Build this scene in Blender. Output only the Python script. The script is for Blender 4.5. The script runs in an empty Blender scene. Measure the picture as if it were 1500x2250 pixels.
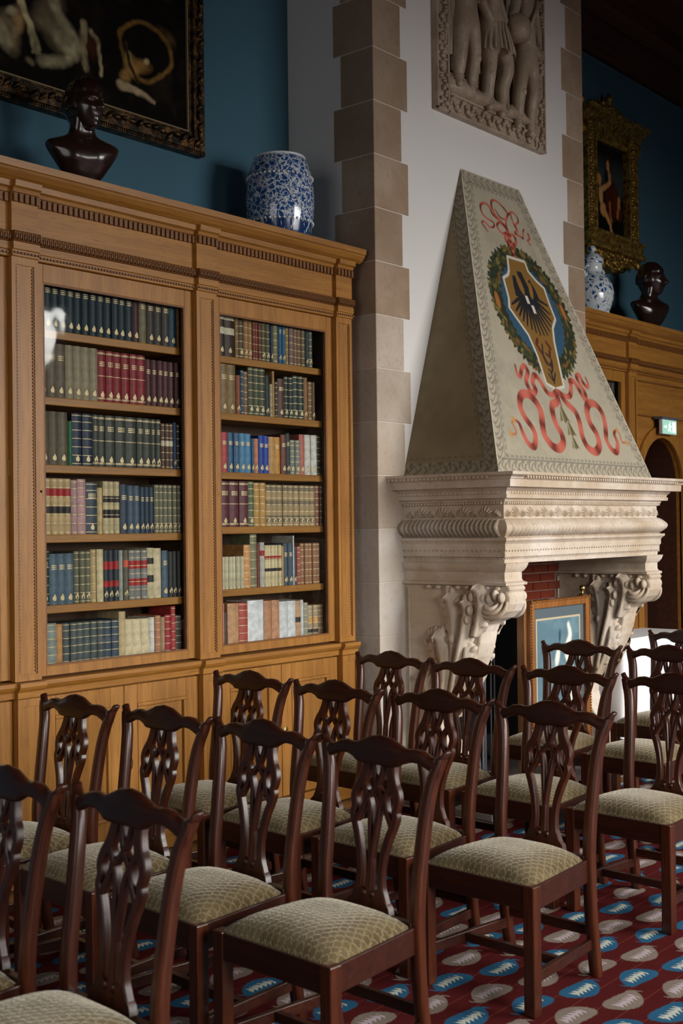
import bpy, bmesh, math, random
import numpy as np
from mathutils import Vector, Matrix
R = random.Random(7)
SC = bpy.context.scene
COL = SC.collection
PI = math.pi

# ------------------------------------------------------------------ camera
cam_d = bpy.data.cameras.new('camera')
cam_d.sensor_fit = 'VERTICAL'; cam_d.sensor_height = 36.0; cam_d.sensor_width = 24.0
cam_d.lens = 43.2
cam_d.clip_start = 0.05
cam_d.dof.use_dof = True; cam_d.dof.focus_distance = 6.6; cam_d.dof.aperture_fstop = 4.5
cam = bpy.data.objects.new('camera', cam_d); COL.objects.link(cam)
_az, _pi, _ro = math.radians(40.2616), math.radians(0.6460), math.radians(0.6875)
_f0 = Vector((math.cos(_az), math.sin(_az), 0)); _r = Vector((math.sin(_az), -math.cos(_az), 0)); _u0 = Vector((0, 0, 1))
_f = _f0 * math.cos(_pi) + _u0 * math.sin(_pi); _u = _u0 * math.cos(_pi) - _f0 * math.sin(_pi)
_R = _r * math.cos(_ro) - _u * math.sin(_ro); _U = _r * math.sin(_ro) + _u * math.cos(_ro)
cam.matrix_world = Matrix(((_R.x, _U.x, -_f.x, 0), (_R.y, _U.y, -_f.y, 0), (_R.z, _U.z, -_f.z, 1.65), (0, 0, 0, 1)))
SC.camera = cam

# ------------------------------------------------------------------ world, daylight, exposure
w = bpy.data.worlds.new('world'); SC.world = w; w.use_nodes = True
w.node_tree.nodes['Background'].inputs[0].default_value = (0.62, 0.74, 0.9, 1)
w.node_tree.nodes['Background'].inputs[1].default_value = 1.0
WIN = [(5.6, 9.12, 0.9, 4.6), (1.0, 3.4, 0.9, 3.4)]   # window openings in the wall behind the camera (x0, x1, z0, z1)
WPOW = [1750, 1150]
WTILT = [-.79, -.92]
WFILL = (0.2, 3.6, 1.0, 4.4)               # unseen window added in the left end wall for fill light (y0, y1, z0, z1)
YF = -3.2
for (a, b, c, d), p, tl in zip(WIN, WPOW, WTILT):
    L = bpy.data.lights.new('window_and_fill_light', 'AREA'); L.shape = 'RECTANGLE'; L.size = b - a; L.size_y = d - c
    L.energy = p; L.color = (1.0, 0.97, 0.925)
    o = bpy.data.objects.new('window_and_fill_light', L); COL.objects.link(o)
    o.location = ((a + b) / 2, YF - 0.35, (c + d) / 2); L.spread = math.radians(110)
    o.rotation_euler = Vector((0, 1, tl)).to_track_quat('-Z', 'Z').to_euler()
L = bpy.data.lights.new('window_and_fill_light', 'AREA'); L.shape = 'RECTANGLE'; L.size = WFILL[1] - WFILL[0]; L.size_y = WFILL[3] - WFILL[2]; L.energy = 150; L.color = (1.0, 0.97, 0.925); L.spread = math.radians(130)  # added fill light at the unseen left window
o = bpy.data.objects.new('window_and_fill_light', L); COL.objects.link(o); o.location = (-2.9, (WFILL[0] + WFILL[1]) / 2, (WFILL[2] + WFILL[3]) / 2); o.rotation_euler = Vector((1, 0, -.35)).to_track_quat('-Z', 'Z').to_euler()
SC.view_settings.view_transform = 'Standard'; SC.view_settings.look = 'None'
SC.view_settings.exposure = -1.9; SC.view_settings.gamma = 1.0; SC.view_settings.use_curve_mapping = False
SC.cycles.max_bounces = 7; SC.cycles.diffuse_bounces = 4; SC.cycles.glossy_bounces = 3
SC.cycles.transparent_max_bounces = 8; SC.cycles.use_denoising = True
SC.cycles.caustics_reflective = False; SC.cycles.caustics_refractive = False

# ------------------------------------------------------------------ mesh helpers
WL = {}
def lin(c):
    return tuple((x / 255 / 12.92) if x / 255 <= .04045 else ((x / 255 + .055) / 1.055) ** 2.4 for x in c)
class MB:
    def __init__(s): s.v = []; s.f = []
    def add(s, vs, fs):
        n = len(s.v); s.v += [tuple(map(float, p)) for p in vs]; s.f += [tuple(i + n for i in f) for f in fs]; return s
    def box(s, x0, x1, y0, y1, z0, z1):
        return s.add([(x0, y0, z0), (x1, y0, z0), (x1, y1, z0), (x0, y1, z0), (x0, y0, z1), (x1, y0, z1), (x1, y1, z1), (x0, y1, z1)],
                     [(0, 3, 2, 1), (4, 5, 6, 7), (0, 1, 5, 4), (1, 2, 6, 5), (2, 3, 7, 6), (3, 0, 4, 7)])
    def hexa(s, p): # 8 points: bottom ring, top ring
        return s.add(p, [(0, 3, 2, 1), (4, 5, 6, 7), (0, 1, 5, 4), (1, 2, 6, 5), (2, 3, 7, 6), (3, 0, 4, 7)])
    def prism(s, poly, a0, a1, axis='x'):
        P = {'x': lambda a, p: (a, p[0], p[1]), 'y': lambda a, p: (p[0], a, p[1]), 'z': lambda a, p: (p[0], p[1], a)}[axis]
        n = len(poly)
        return s.add([P(a0, p) for p in poly] + [P(a1, p) for p in poly],
                     [tuple(range(n)), tuple(range(2 * n - 1, n - 1, -1))] + [(i, (i + 1) % n, n + (i + 1) % n, n + i) for i in range(n)])
    def rings(s, rs, cap=True):
        n = len(rs[0]); vs = [p for r in rs for p in r]; fs = []
        for k in range(len(rs) - 1):
            for i in range(n): fs.append((k * n + i, k * n + (i + 1) % n, (k + 1) * n + (i + 1) % n, (k + 1) * n + i))
        if cap: fs += [tuple(range(n - 1, -1, -1)), tuple((len(rs) - 1) * n + i for i in range(n))]
        return s.add(vs, fs)
    def lathe(s, prof, c=(0, 0, 0), n=24, sx=1, sy=1):
        return s.rings([[(c[0] + r * sx * math.cos(2 * PI * i / n), c[1] + r * sy * math.sin(2 * PI * i / n), c[2] + z) for i in range(n)] for r, z in prof])
    def sphere(s, c, r, nu=12, nv=8):
        if not hasattr(r, '__len__'): r = (r, r, r)
        return s.rings([[(c[0] + r[0] * math.sin(PI * k / nv) * math.cos(2 * PI * i / nu), c[1] + r[1] * math.sin(PI * k / nv) * math.sin(2 * PI * i / nu), c[2] - r[2] * math.cos(PI * k / nv)) for i in range(nu)] for k in [.15] + list(range(1, nv)) + [nv - .15]])
    def tube(s, path, r, n=8, ry=None):
        path = [Vector(p) for p in path]; rs = []; m = len(path)
        t0 = (path[1] - path[0]).normalized(); up = Vector((0, 0, 1)) if abs(t0.z) < .9 else Vector((1, 0, 0))
        a = t0.cross(up).normalized()
        for k, p in enumerate(path):
            t = (path[min(k + 1, m - 1)] - path[max(k - 1, 0)]).normalized()
            a = (a - t * a.dot(t)).normalized(); b = t.cross(a)
            rr = r[k] if hasattr(r, '__len__') else r; r2 = ry if ry else rr
            rs.append([tuple(p + a * rr * math.cos(2 * PI * i / n) + b * r2 * math.sin(2 * PI * i / n)) for i in range(n)])
        return s.rings(rs)
    def grid(s, P):
        nu = len(P); nv = len(P[0])
        return s.add([p for r in P for p in r], [(i * nv + j, (i + 1) * nv + j, (i + 1) * nv + j + 1, i * nv + j + 1) for i in range(nu - 1) for j in range(nv - 1)])
    def mesh(s, name, mat, off=(0, 0, 0), smooth=False, recalc=True):
        me = bpy.data.meshes.new(name)
        V = np.array(s.v, dtype=float) - np.array(off, dtype=float)
        me.from_pydata(V.tolist(), [], s.f)
        if recalc and len(s.f) < 60000:
            bm = bmesh.new(); bm.from_mesh(me); bmesh.ops.recalc_face_normals(bm, faces=bm.faces); bm.to_mesh(me); bm.free()
        if smooth:
            me.polygons.foreach_set('use_smooth', [True] * len(me.polygons))
            if smooth is not True: me.set_sharp_from_angle(angle=math.radians(smooth))
        if mat: me.materials.append(mat)
        me.update(); return me
    def build(s, name, mat, parent=None, smooth=False, bevel=0, seg=2, origin=None, local=False):
        """vertices are in world coordinates (in the parent's own frame when local)"""
        if parent is not None:
            off = (0, 0, 0) if local else WL[parent.name]
            o = bpy.data.objects.new(name, s.mesh(name, mat, off, smooth)); COL.objects.link(o); o.parent = parent
            WL[o.name] = (0, 0, 0) if local else WL[parent.name]
        else:
            org = origin if origin else (0, 0, 0)
            o = bpy.data.objects.new(name, s.mesh(name, mat, org, smooth)); COL.objects.link(o); o.location = org
            WL[o.name] = tuple(org)
        if bevel:
            b = o.modifiers.new('bevel', 'BEVEL'); b.width = bevel; b.segments = seg; b.limit_method = 'ANGLE'; b.angle_limit = math.radians(35)
            b.harden_normals = False
        return o
def tag(o, label, cat, group=None):
    o['label'] = label; o['category'] = cat
    if group: o['group'] = group
    return o
def thing(name, loc, label, cat, group=None):
    o = bpy.data.objects.new(name, None); COL.objects.link(o); o.location = loc; o.empty_display_size = .1
    WL[o.name] = tuple(loc); return tag(o, label, cat, group)
def struct(o): o['kind'] = 'structure'; return o
def stuff(o): o['kind'] = 'stuff'; return o
def copy_tree(o, parent=None):
    c = o.copy(); COL.objects.link(c); c.parent = parent
    if parent is not None: c.matrix_parent_inverse = o.matrix_parent_inverse.copy()
    for ch in KIDS.get(o.name, []): copy_tree(ch, c)
    return c
KIDS = {}
def index_kids(root):
    def rec(o):
        KIDS[o.name] = [c for c in bpy.data.objects if c.parent == o]
        for c in KIDS[o.name]: rec(c)
    rec(root)
def bez(pts, n=8):
    """Catmull-Rom through 2-D or 3-D points"""
    P = [np.array(p, float) for p in pts]; P = [2 * P[0] - P[1]] + P + [2 * P[-1] - P[-2]]; out = []
    for i in range(1, len(P) - 2):
        for k in range(n):
            t = k / n
            out.append(.5 * ((2 * P[i]) + (-P[i - 1] + P[i + 1]) * t + (2 * P[i - 1] - 5 * P[i] + 4 * P[i + 1] - P[i + 2]) * t * t + (-P[i - 1] + 3 * P[i] - 3 * P[i + 1] + P[i + 2]) * t ** 3))
    out.append(P[-2]); return out

# ------------------------------------------------------------------ material helpers
class S:
    """shader socket with arithmetic"""
    def __init__(s, nt, k): s.nt = nt; s.k = k
    def _m(s, op, *a):
        n = s.nt.nodes.new('ShaderNodeMath'); n.operation = op
        for i, x in enumerate((s,) + a):
            if isinstance(x, S): s.nt.links.new(x.k, n.inputs[i])
            else: n.inputs[i].default_value = x
        return S(s.nt, n.outputs[0])
    def __add__(s, o): return s._m('ADD', o)
    def __radd__(s, o): return s._m('ADD', o)
    def __sub__(s, o): return s._m('SUBTRACT', o)
    def __rsub__(s, o): return (s * -1) + o
    def __mul__(s, o): return s._m('MULTIPLY', o)
    def __rmul__(s, o): return s._m('MULTIPLY', o)
    def __truediv__(s, o): return s._m('DIVIDE', o)
    def abs(s): return s._m('ABSOLUTE')
    def floor(s): return s._m('FLOOR')
    def fract(s): return s._m('FRACT')
    def mod(s, o): return s._m('FLOORED_MODULO', o)
    def sqrt(s): return (s._m('MAXIMUM', 0.0))._m('SQRT')
    def sin(s): return s._m('SINE')
    def max(s, o): return s._m('MAXIMUM', o)
    def min(s, o): return s._m('MINIMUM', o)
    def lt(s, o): return s._m('LESS_THAN', o)
    def gt(s, o): return s._m('GREATER_THAN', o)
    def pow(s, o): return s._m('POWER', o)
    def step(s, a, b):
        n = s.nt.nodes.new('ShaderNodeMapRange'); n.interpolation_type = 'SMOOTHSTEP'
        s.nt.links.new(s.k, n.inputs[0]); n.inputs[1].default_value = a; n.inputs[2].default_value = b
        return S(s.nt, n.outputs[0])
class M:
    def __init__(s, name, base=(.5, .5, .5), rough=.5, spec=.5, metal=0., coat=0., coat_rough=.1, sheen=0.):
        s.m = bpy.data.materials.new(name); s.m.use_nodes = True; s.nt = s.m.node_tree
        s.b = s.nt.nodes['Principled BSDF']
        s.set('Base Color', (*base, 1)); s.set('Roughness', rough); s.set('Specular IOR Level', spec); s.set('Metallic', metal)
        s.set('Coat Weight', coat); s.set('Coat Roughness', coat_rough); s.set('Sheen Weight', sheen)
    def set(s, k, v):
        if isinstance(v, S): s.nt.links.new(v.k, s.b.inputs[k])
        else: s.b.inputs[k].default_value = v
    def coord(s, kind='Object'):
        n = s.nt.nodes.new('ShaderNodeTexCoord'); return n.outputs[kind]
    def xyz(s, kind='Object'):
        n = s.nt.nodes.new('ShaderNodeSeparateXYZ'); s.nt.links.new(s.coord(kind), n.inputs[0]); return [S(s.nt, n.outputs[i]) for i in range(3)]
    def mapped(s, scale, kind='Object', loc=None):
        n = s.nt.nodes.new('ShaderNodeMapping'); s.nt.links.new(s.coord(kind), n.inputs[0]); n.inputs['Scale'].default_value = scale
        if loc is not None: s.nt.links.new(loc.k, n.inputs['Location'])
        return n.outputs[0]
    def noise(s, scale=5, detail=4, vec=None, rough=.5, dist=0.):
        n = s.nt.nodes.new('ShaderNodeTexNoise'); n.inputs['Scale'].default_value = scale; n.inputs['Detail'].default_value = detail
        n.inputs['Roughness'].default_value = rough; n.inputs['Distortion'].default_value = dist
        s.nt.links.new(vec if vec is not None else s.coord(), n.inputs['Vector']); return S(s.nt, n.outputs['Fac'])
    def voronoi(s, scale, vec=None, out='Distance', feature='F1'):
        n = s.nt.nodes.new('ShaderNodeTexVoronoi'); n.feature = feature; n.inputs['Scale'].default_value = scale
        s.nt.links.new(vec if vec is not None else s.coord(), n.inputs['Vector']); return S(s.nt, n.outputs[out])
    def rand(s):
        n = s.nt.nodes.new('ShaderNodeObjectInfo'); return S(s.nt, n.outputs['Random'])
    def mix(s, f, a, b, mode='MIX'):
        n = s.nt.nodes.new('ShaderNodeMix'); n.data_type = 'RGBA'; n.blend_type = mode
        for i, x in ((0, f), (6, a), (7, b)):
            if isinstance(x, S): s.nt.links.new(x.k, n.inputs[i])
            elif isinstance(x, tuple): n.inputs[i].default_value = (*x, 1)
            else: n.inputs[i].default_value = x
        return S(s.nt, n.outputs[2])
    def bump(s, h, strength=.3, dist=.01):
        n = s.nt.nodes.new('ShaderNodeBump'); n.inputs['Strength'].default_value = strength; n.inputs['Distance'].default_value = dist
        s.nt.links.new(h.k, n.inputs['Height']); s.nt.links.new(n.outputs[0], s.b.inputs['Normal'])
    def attr(s, name='Col'):
        n = s.nt.nodes.new('ShaderNodeAttribute'); n.attribute_name = name; return S(s.nt, n.outputs['Color'])

def wood(name, c0, c1, c2, grain='x', rough=.42, coat=0., scale=1., spec=.5):
    m = M(name, rough=rough, coat=coat, coat_rough=.18, spec=spec)
    sc = {'x': (1.3, 22, 22), 'z': (22, 22, 1.3), 'y': (22, 1.3, 22)}[grain]
    n1 = m.noise(1.0 * scale, 5, m.mapped(sc), .6, .6); n2 = m.noise(6.0 * scale, 4, m.mapped(sc), .7)
    n3 = m.noise(1.2, 3)
    col = m.mix(n1.step(.3, .72), c0, c1); col = m.mix(n2.step(.5, .74) * .8, col, c2)
    col = m.mix((n3 - .3).max(0.) * .7, col, tuple(x * .7 for x in c0)); m.set('Base Color', col)
    m.bump(n2, .12, .004); return m.m
OAKX = wood('oak_long_grain', (.28, .115, .019), (.40, .18, .032), (.16, .055, .009), 'x')
OAKZ = wood('oak_upright_grain', (.28, .115, .019), (.40, .18, .032), (.16, .055, .009), 'z')
OAKC = wood('oak_carved', (.15, .055, .01), (.21, .08, .016), (.07, .024, .005), 'x', rough=.5)
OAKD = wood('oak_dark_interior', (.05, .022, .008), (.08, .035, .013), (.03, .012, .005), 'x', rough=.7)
MAHOG = wood('mahogany', (.036, .0075, .0028), (.078, .018, .0052), (.012, .003, .0018), 'z', rough=.32, coat=.12, spec=.4)
MAHOGX = wood('mahogany_cross', (.023, .005, .0023), (.042, .0095, .0036), (.010, .0025, .0016), 'y', rough=.34, coat=.12, spec=.38)
CEILW = wood('ceiling_timber', (.045, .013, .006), (.075, .022, .01), (.02, .006, .003), 'x', rough=.6)
DOORW = wood('door_oak', (.16, .06, .016), (.24, .10, .03), (.08, .03, .008), 'z', rough=.4)
PARQ = wood('parquet', (.28, .15, .055), (.36, .2, .075), (.18, .08, .03), 'x', rough=.35)

def stone(name, c0, c1, c2, rnd=.0, rough=.8, sc=2.5, bump=.25):
    m = M(name, rough=rough, spec=.25)
    n1 = m.noise(sc, 5, rough=.6); n2 = m.noise(sc * 14, 3)
    col = m.mix(n1.step(.35, .68), c0, c1); col = m.mix(n2.step(.5, .8) * .45, col, c2)
    if rnd:
        r = m.rand(); col = m.mix(r * rnd, col, tuple(x * .55 for x in c0)); 
    m.set('Base Color', col); m.bump(n2 + m.noise(sc * 5, 3) * 2, bump, .006); return m.m
QUOINP = stone('quoin_pale_lit_stone', (.56, .49, .42), (.64, .59, .54), (.45, .37, .30), rnd=.2)  # lower and middle courses: stone tone with the stronger low light put into the colour
QUOINM = stone('quoin_middle_lit_stone', (.46, .37, .29), (.55, .47, .39), (.36, .27, .20), rnd=.3)
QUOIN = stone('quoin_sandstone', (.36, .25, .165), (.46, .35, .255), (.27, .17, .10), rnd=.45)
MANTEL = stone('mantel_limestone', (.50, .395, .285), (.68, .60, .515), (.36, .25, .16), rough=.7)
RELIEF = stone('relief_marble', (.32, .24, .17), (.46, .365, .28), (.14, .09, .055), rough=.38, sc=6)
HEARTH = stone('hearth_stone', (.2, .19, .18), (.27, .26, .25), (.14, .13, .12))
def flat(name, c, rough=.7, var=.1, sc=1.5, spec=.3, bump=.0, **k):
    m = M(name, rough=rough, spec=spec, **k); n = m.noise(sc, 4)
    m.set('Base Color', m.mix(n, tuple(x * (1 - var) for x in c), tuple(min(1, x * (1 + var)) for x in c)))
    if bump: m.bump(m.noise(180, 2), bump, .002)
    return m.m
PLASTER = flat('white_plaster', (.74, .72, .70), .9, .03, bump=.06)
BLUEW = flat('blue_wall_paint', (.05, .128, .182), .8, .05, bump=.05)
BRASS = M('brass', (.52, .38, .15), .3, metal=1).m
IRON = flat('wrought_iron', (.10, .10, .11), .5, .1)
SOOT_SHADE = flat('soot_shade_black', (.006, .005, .005), .95, .3)  # soot of the fire chamber, also the painted dark of passage and keyholes
BRONZE = M('dark_bronze', (.022, .009, .006), .24, .6, coat=.4, coat_rough=.1).m
CLOTH = flat('white_linen', (.88, .89, .92), .9, .02)
GILT = M('book_gilt', (.60, .48, .28), .5, metal=.35).m
PAGE = flat('page_paper', (.62, .55, .42), .9, .06)
def gold_mat():
    m = M('gilded_wood', rough=.4, metal=.7); n = m.noise(26, 5, rough=.65)
    m.set('Base Color', m.mix(n.step(.35, .7), (.14, .075, .012), (.62, .40, .10))); m.bump(n, .6, .012); return m.m
GOLD = gold_mat()
def dark_gold():
    m = M('aged_gilt_frame', rough=.42, metal=.55); n = m.noise(18, 5, rough=.65)
    m.set('Base Color', m.mix(n.step(.42, .75), (.012, .007, .003), (.22, .11, .034))); m.bump(n, .5, .01); return m.m
DGOLD = dark_gold()
PAINTED = None
def painted(name, rough=.6, spec=.3, noise_amt=0., coat=0.):
    m = M(name, rough=rough, spec=spec, coat=coat); c = m.attr()
    if noise_amt:
        n = m.noise(7, 5, rough=.65); c = m.mix(n * noise_amt, c, (0.02, .015, .01))
    m.set('Base Color', c); return m.m
FRESCO = painted('fresco_paint', .85, .2, .18)
OILPAINT = painted('oil_canvas', .65, .06, .1)
PRINTP = painted('print_paper', .5, .4)
def glass_mat():
    m = bpy.data.materials.new('cabinet_glass'); m.use_nodes = True; nt = m.node_tree
    for n in list(nt.nodes): nt.nodes.remove(n)
    o = nt.nodes.new('ShaderNodeOutputMaterial'); mx = nt.nodes.new('ShaderNodeMixShader'); t = nt.nodes.new('ShaderNodeBsdfTransparent')
    g = nt.nodes.new('ShaderNodeBsdfGlossy'); g.inputs['Roughness'].default_value = .03; lw = nt.nodes.new('ShaderNodeLayerWeight'); pw = nt.nodes.new('ShaderNodeMath'); pw.operation = 'POWER'; pw.inputs[1].default_value = 5; fr = nt.nodes.new('ShaderNodeMath'); fr.operation = 'MULTIPLY_ADD'; fr.inputs[1].default_value = .94; fr.inputs[2].default_value = .04
    nt.links.new(lw.outputs['Facing'], pw.inputs[0]); nt.links.new(pw.outputs[0], fr.inputs[0])
    t.inputs[0].default_value = (.96, .97, .96, 1)
    tc = nt.nodes.new('ShaderNodeTexCoord'); no = nt.nodes.new('ShaderNodeTexNoise'); no.inputs['Scale'].default_value = 3.2
    bu = nt.nodes.new('ShaderNodeBump'); bu.inputs['Strength'].default_value = .12; bu.inputs['Distance'].default_value = .02
    nt.links.new(tc.outputs['Object'], no.inputs['Vector']); nt.links.new(no.outputs['Fac'], bu.inputs['Height'])
    nt.links.new(bu.outputs[0], g.inputs['Normal'])
    nt.links.new(fr.outputs[0], mx.inputs[0]); nt.links.new(t.outputs[0], mx.inputs[1]); nt.links.new(g.outputs[0], mx.inputs[2])
    nt.links.new(mx.outputs[0], o.inputs[0]); return m
GLASS = glass_mat()
def velvet():
    m = M('olive_velvet', rough=.9, spec=.1, sheen=.6); m.set('Sheen Roughness', .35); m.set('Sheen Tint', (.9, .84, .70, 1))
    x, y, z = m.xyz()
    wx = (m.noise(70, 2) - .5) * .55; wy = (m.noise(83, 2) - .5) * .55
    a = x * 46 + wx; b = y * 40 + wy
    row = a.floor(); f = a - row; g = (b + row * .5).fract() - .5     # overlapping scales
    arc = ((g * g * 2.6 + (f * f) * .9).sqrt() - .72).abs()
    line = (.17 - arc).step(0., .14)
    n = m.noise(11, 4); n2 = m.noise(220, 2); band = m.noise(3.5, 2, m.mapped((.4, 6, 1)))
    base = m.mix(n.step(.3, .7), (.07, .047, .021), (.112, .08, .037)); base = m.mix(band.step(.35, .7) * .5, base, (.145, .114, .06))  # pale streaks put velvet sheen into the base colour
    col = m.mix(line * (n2 * .7 + .1), base, (.27, .22, .125)); m.set('Base Color', col)
    m.bump(line * .7 + n2, .45, .004); return m.m
VELVET = velvet()
def carpet_mat():
    m = M('paisley_carpet', rough=1., spec=.0)
    x, y, z = m.xyz()
    wob = (m.noise(90, 2) - .5) * .012
    i = ((x - 3.87) / .228 + .5).floor()
    u = x - 3.87 - i * .228 + wob
    yy = (y - 2.183 + i * .084) / .168
    k = (yy + .5).floor(); v = (yy - k) * .168 + wob
    par = (k * .5).fract() * 2          # 0: blue, 1: beige
    flip = 1 - ((i * .5).fract() * 4)    # +-1 by column
    uu = u * flip; vv = v * flip
    e = uu / .098
    hw = ((1 - e * e).sqrt()) * .056 * (1 - e * .22)
    body = (hw - (vv - uu * uu * 2.2).abs()).step(-.003, .004)
    # hooked tail
    q = (uu - .080) / .034
    tail = (.0105 - (vv - (.036 - q * q * .040)).abs()).step(-.002, .003) * uu.gt(.048) * uu.lt(.113) * vv.gt(-.006)
    mot = body.max(tail)
    zig = ((u * 44 + vv.abs() * 30).fract() - .5).abs() * .046
    core = (.003 + zig - (vv - uu * uu * 1.5).abs()).step(-.002, .003) * (.062 - uu.abs()).step(-.002, .004)
    n = m.noise(7, 3); n2 = m.noise(260, 2)
    red = m.mix(n, (.058, .0085, .009), (.084, .0135, .0135))
    ln = (((y / .084).fract() - .5).abs()).lt(.022) * .5
    red = m.mix(ln, red, (.22, .06, .035))
    blue = m.mix(n, (.018, .08, .155), (.026, .115, .21)); beige = m.mix(n, (.17, .135, .11), (.23, .185, .155))
    mc = m.mix(par, blue, beige)
    mc = m.mix(core, mc, m.mix(par, (.46, .48, .41), (.42, .35, .37)))
    col = m.mix(mot, red, mc); col = m.mix(n2.step(.3, .8) * .22, col, (.03, .012, .012))
    m.set('Base Color', col); m.bump(n2, .5, .004); return m.m
CARPET = carpet_mat()
def porcelain(name, dense=1.0, lw=1.0):
    """white vine scrolls and leaf shapes on a blue ground"""
    m = M(name, rough=.12, spec=.6, coat=.3)
    d = m.nt.nodes.new('ShaderNodeVectorMath'); d.operation = 'MULTIPLY_ADD'; nn = m.nt.nodes.new('ShaderNodeTexNoise'); nn.inputs['Scale'].default_value = 26 * dense
    m.nt.links.new(m.coord(), nn.inputs['Vector']); m.nt.links.new(nn.outputs['Color'], d.inputs[0]); d.inputs[1].default_value = (.065, .065, .065); m.nt.links.new(m.coord(), d.inputs[2])
    e = m.voronoi(26 * dense, d.outputs[0], 'Distance', 'DISTANCE_TO_EDGE'); e2 = m.voronoi(62 * dense, d.outputs[0], 'Distance', 'DISTANCE_TO_EDGE'); c = m.voronoi(26 * dense, d.outputs[0])
    w = (.085 * lw - e).step(0., .05).max((.06 * lw - e2).step(0., .04) * (c - .30).step(0., .08))
    sh = m.noise(40, 3)
    m.set('Base Color', m.mix(w, m.mix(sh, (.006, .03, .13), (.02, .09, .30)), (.60, .65, .68))); return m.m
PORC = porcelain('blue_white_porcelain'); PORC2 = porcelain('blue_white_vase_glaze', .8, 2.2)
PORCB = M('blue_glaze', (.016, .055, .19), .15, .6).m; PORCW = M('white_glaze', (.66, .69, .72), .15, .6).m
# ================================================================== ROOM SHELL
YW = 5.41; XL, XR = -2.6, 13.2; ZC = 6.06
struct(MB().box(XL, XR, YF, YW, -.12, -.012).build('floor', PARQ))
struct(MB().box(XL, XR, YW, YW + .2, 0, ZC).build('wall_back', BLUEW))
a, b, c, d = WFILL
m = MB(); m.box(XL - .2, XL, YF, a, 0, ZC); m.box(XL - .2, XL, b, YW, 0, ZC); m.box(XL - .2, XL, a, b, 0, c); m.box(XL - .2, XL, a, b, d, ZC); struct(m.build('wall_left', BLUEW))
m = MB()
for k in range(4): m.box(XL - .12, XL - .06, a + (b - a) * k / 3 - .035, a + (b - a) * k / 3 + .035, c, d)
for k in range(5): m.box(XL - .12, XL - .06, a, b, c + (d - c) * k / 4 - .025, c + (d - c) * k / 4 + .025)
struct(m.build('window_3', OAKZ))  # frame bars of the added fill window
struct(MB().box(XR, XR + .2, YF, YW, 0, ZC).build('wall_right', BLUEW))
# opposite wall with tall windows (behind the camera)
m = MB(); xs = XL
for a, b, c, d in sorted(WIN):
    m.box(xs, a, YF - .3, YF, 0, ZC); m.box(a, b, YF - .3, YF, 0, c); m.box(a, b, YF - .3, YF, d, ZC); xs = b
m.box(xs, XR, YF - .3, YF, 0, ZC); struct(m.build('wall_front', DOORW))
for i, (a, b, c, d) in enumerate(sorted(WIN)):
    m = MB(); n = 4 if b - a > 3 else 3
    for k in range(n + 1):
        x = a + (b - a) * k / n; m.box(x - .035, x + .035, YF - .2, YF - .12, c, d)
    for k in range(5):
        z = c + (d - c) * k / 4; m.box(a, b, YF - .19, YF - .13, z - .025, z + .025)
    struct(m.build('window_%d' % (i + 1), OAKZ))
# ceiling: dark boards and beams with a timber cornice
cl = struct(MB().box(XL, XR, YF, YW, ZC, ZC + .1).build('ceiling', CEILW))
for k in range(14):
    MB().box(XL, XR, YW - .45 - k * .6 - .16, YW - .45 - k * .6, ZC - .16, ZC + .02).build('beam', CEILW, cl, bevel=.01)
prof = [(0, 5.98), (.05, 5.98), (.07, 6.02), (.18, 6.06), (.26, 6.14), (.3, 6.2), (0, 6.2)]
MB().prism([(YW - d, z - .1) for d, z in prof], XL, XR, 'x').build('timber_cornice', CEILW, cl)
MB().prism([(YW - d, z) for d, z in [(0, 5.83), (.025, 5.835), (.03, 5.86), (.015, 5.875), (0, 5.88)]], XL, XR, 'x').build('picture_rail', BLUEW, cl)

# chimney breast: plaster with a hearth opening, stone quoins as pieces
XA, XB, YB = 5.90, 8.50, 4.70
m = MB(); m.box(XA, 6.42, YB, YW, 0, ZC); m.box(7.92, XB, YB, YW, 0, ZC); m.box(6.42, 7.92, YB, YW, 1.12, ZC)
br = struct(m.build('wall_chimney_breast', PLASTER))
H = .331; z0 = 4.606 - 14 * H
def quoin(side, k):
    long_side = (k % 2 == 0)
    zt, zb = z0 + (k + 1) * H, z0 + k * H
    ls, lf = (.32, .275) if long_side else (.26, .342)     # returns on the side face and on the front face
    e = .004; g = .003
    if side == 0:
        poly = [(XA - e, YB - e), (XA + lf, YB - e), (XA + lf, YB + .02), (XA + .02, YB + .02), (XA + .02, YB + ls), (XA - e, YB + ls)]
    else:
        lf -= .03
        poly = [(XB + e, YB - e), (XB - lf, YB - e), (XB - lf, YB + .02), (XB - .02, YB + .02), (XB - .02, YB + ls), (XB + e, YB + ls)]
    zb = max(zb, 0.001); zt = min(zt, ZC)
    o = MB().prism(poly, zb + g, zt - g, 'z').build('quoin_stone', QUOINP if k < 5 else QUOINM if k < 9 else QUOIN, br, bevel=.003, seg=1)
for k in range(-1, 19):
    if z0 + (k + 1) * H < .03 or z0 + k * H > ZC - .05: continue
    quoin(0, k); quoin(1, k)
MB().prism([(XA - .001, YB - .001), (XA + .26, YB - .001), (XA + .26, YB + .02), (XA + .02, YB + .02), (XA + .02, YB + .25), (XA - .001, YB + .25)], 0, ZC, 'z').build('mortar', flat('lime_mortar', (.62, .55, .46), .9), br)
MB().prism([(XB + .001, YB - .001), (XB - .2, YB - .001), (XB - .2, YB + .02), (XB - .02, YB + .02), (XB - .02, YB + .25), (XB + .001, YB + .25)], 0, ZC, 'z').build('mortar', bpy.data.materials['lime_mortar'], br)
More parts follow.
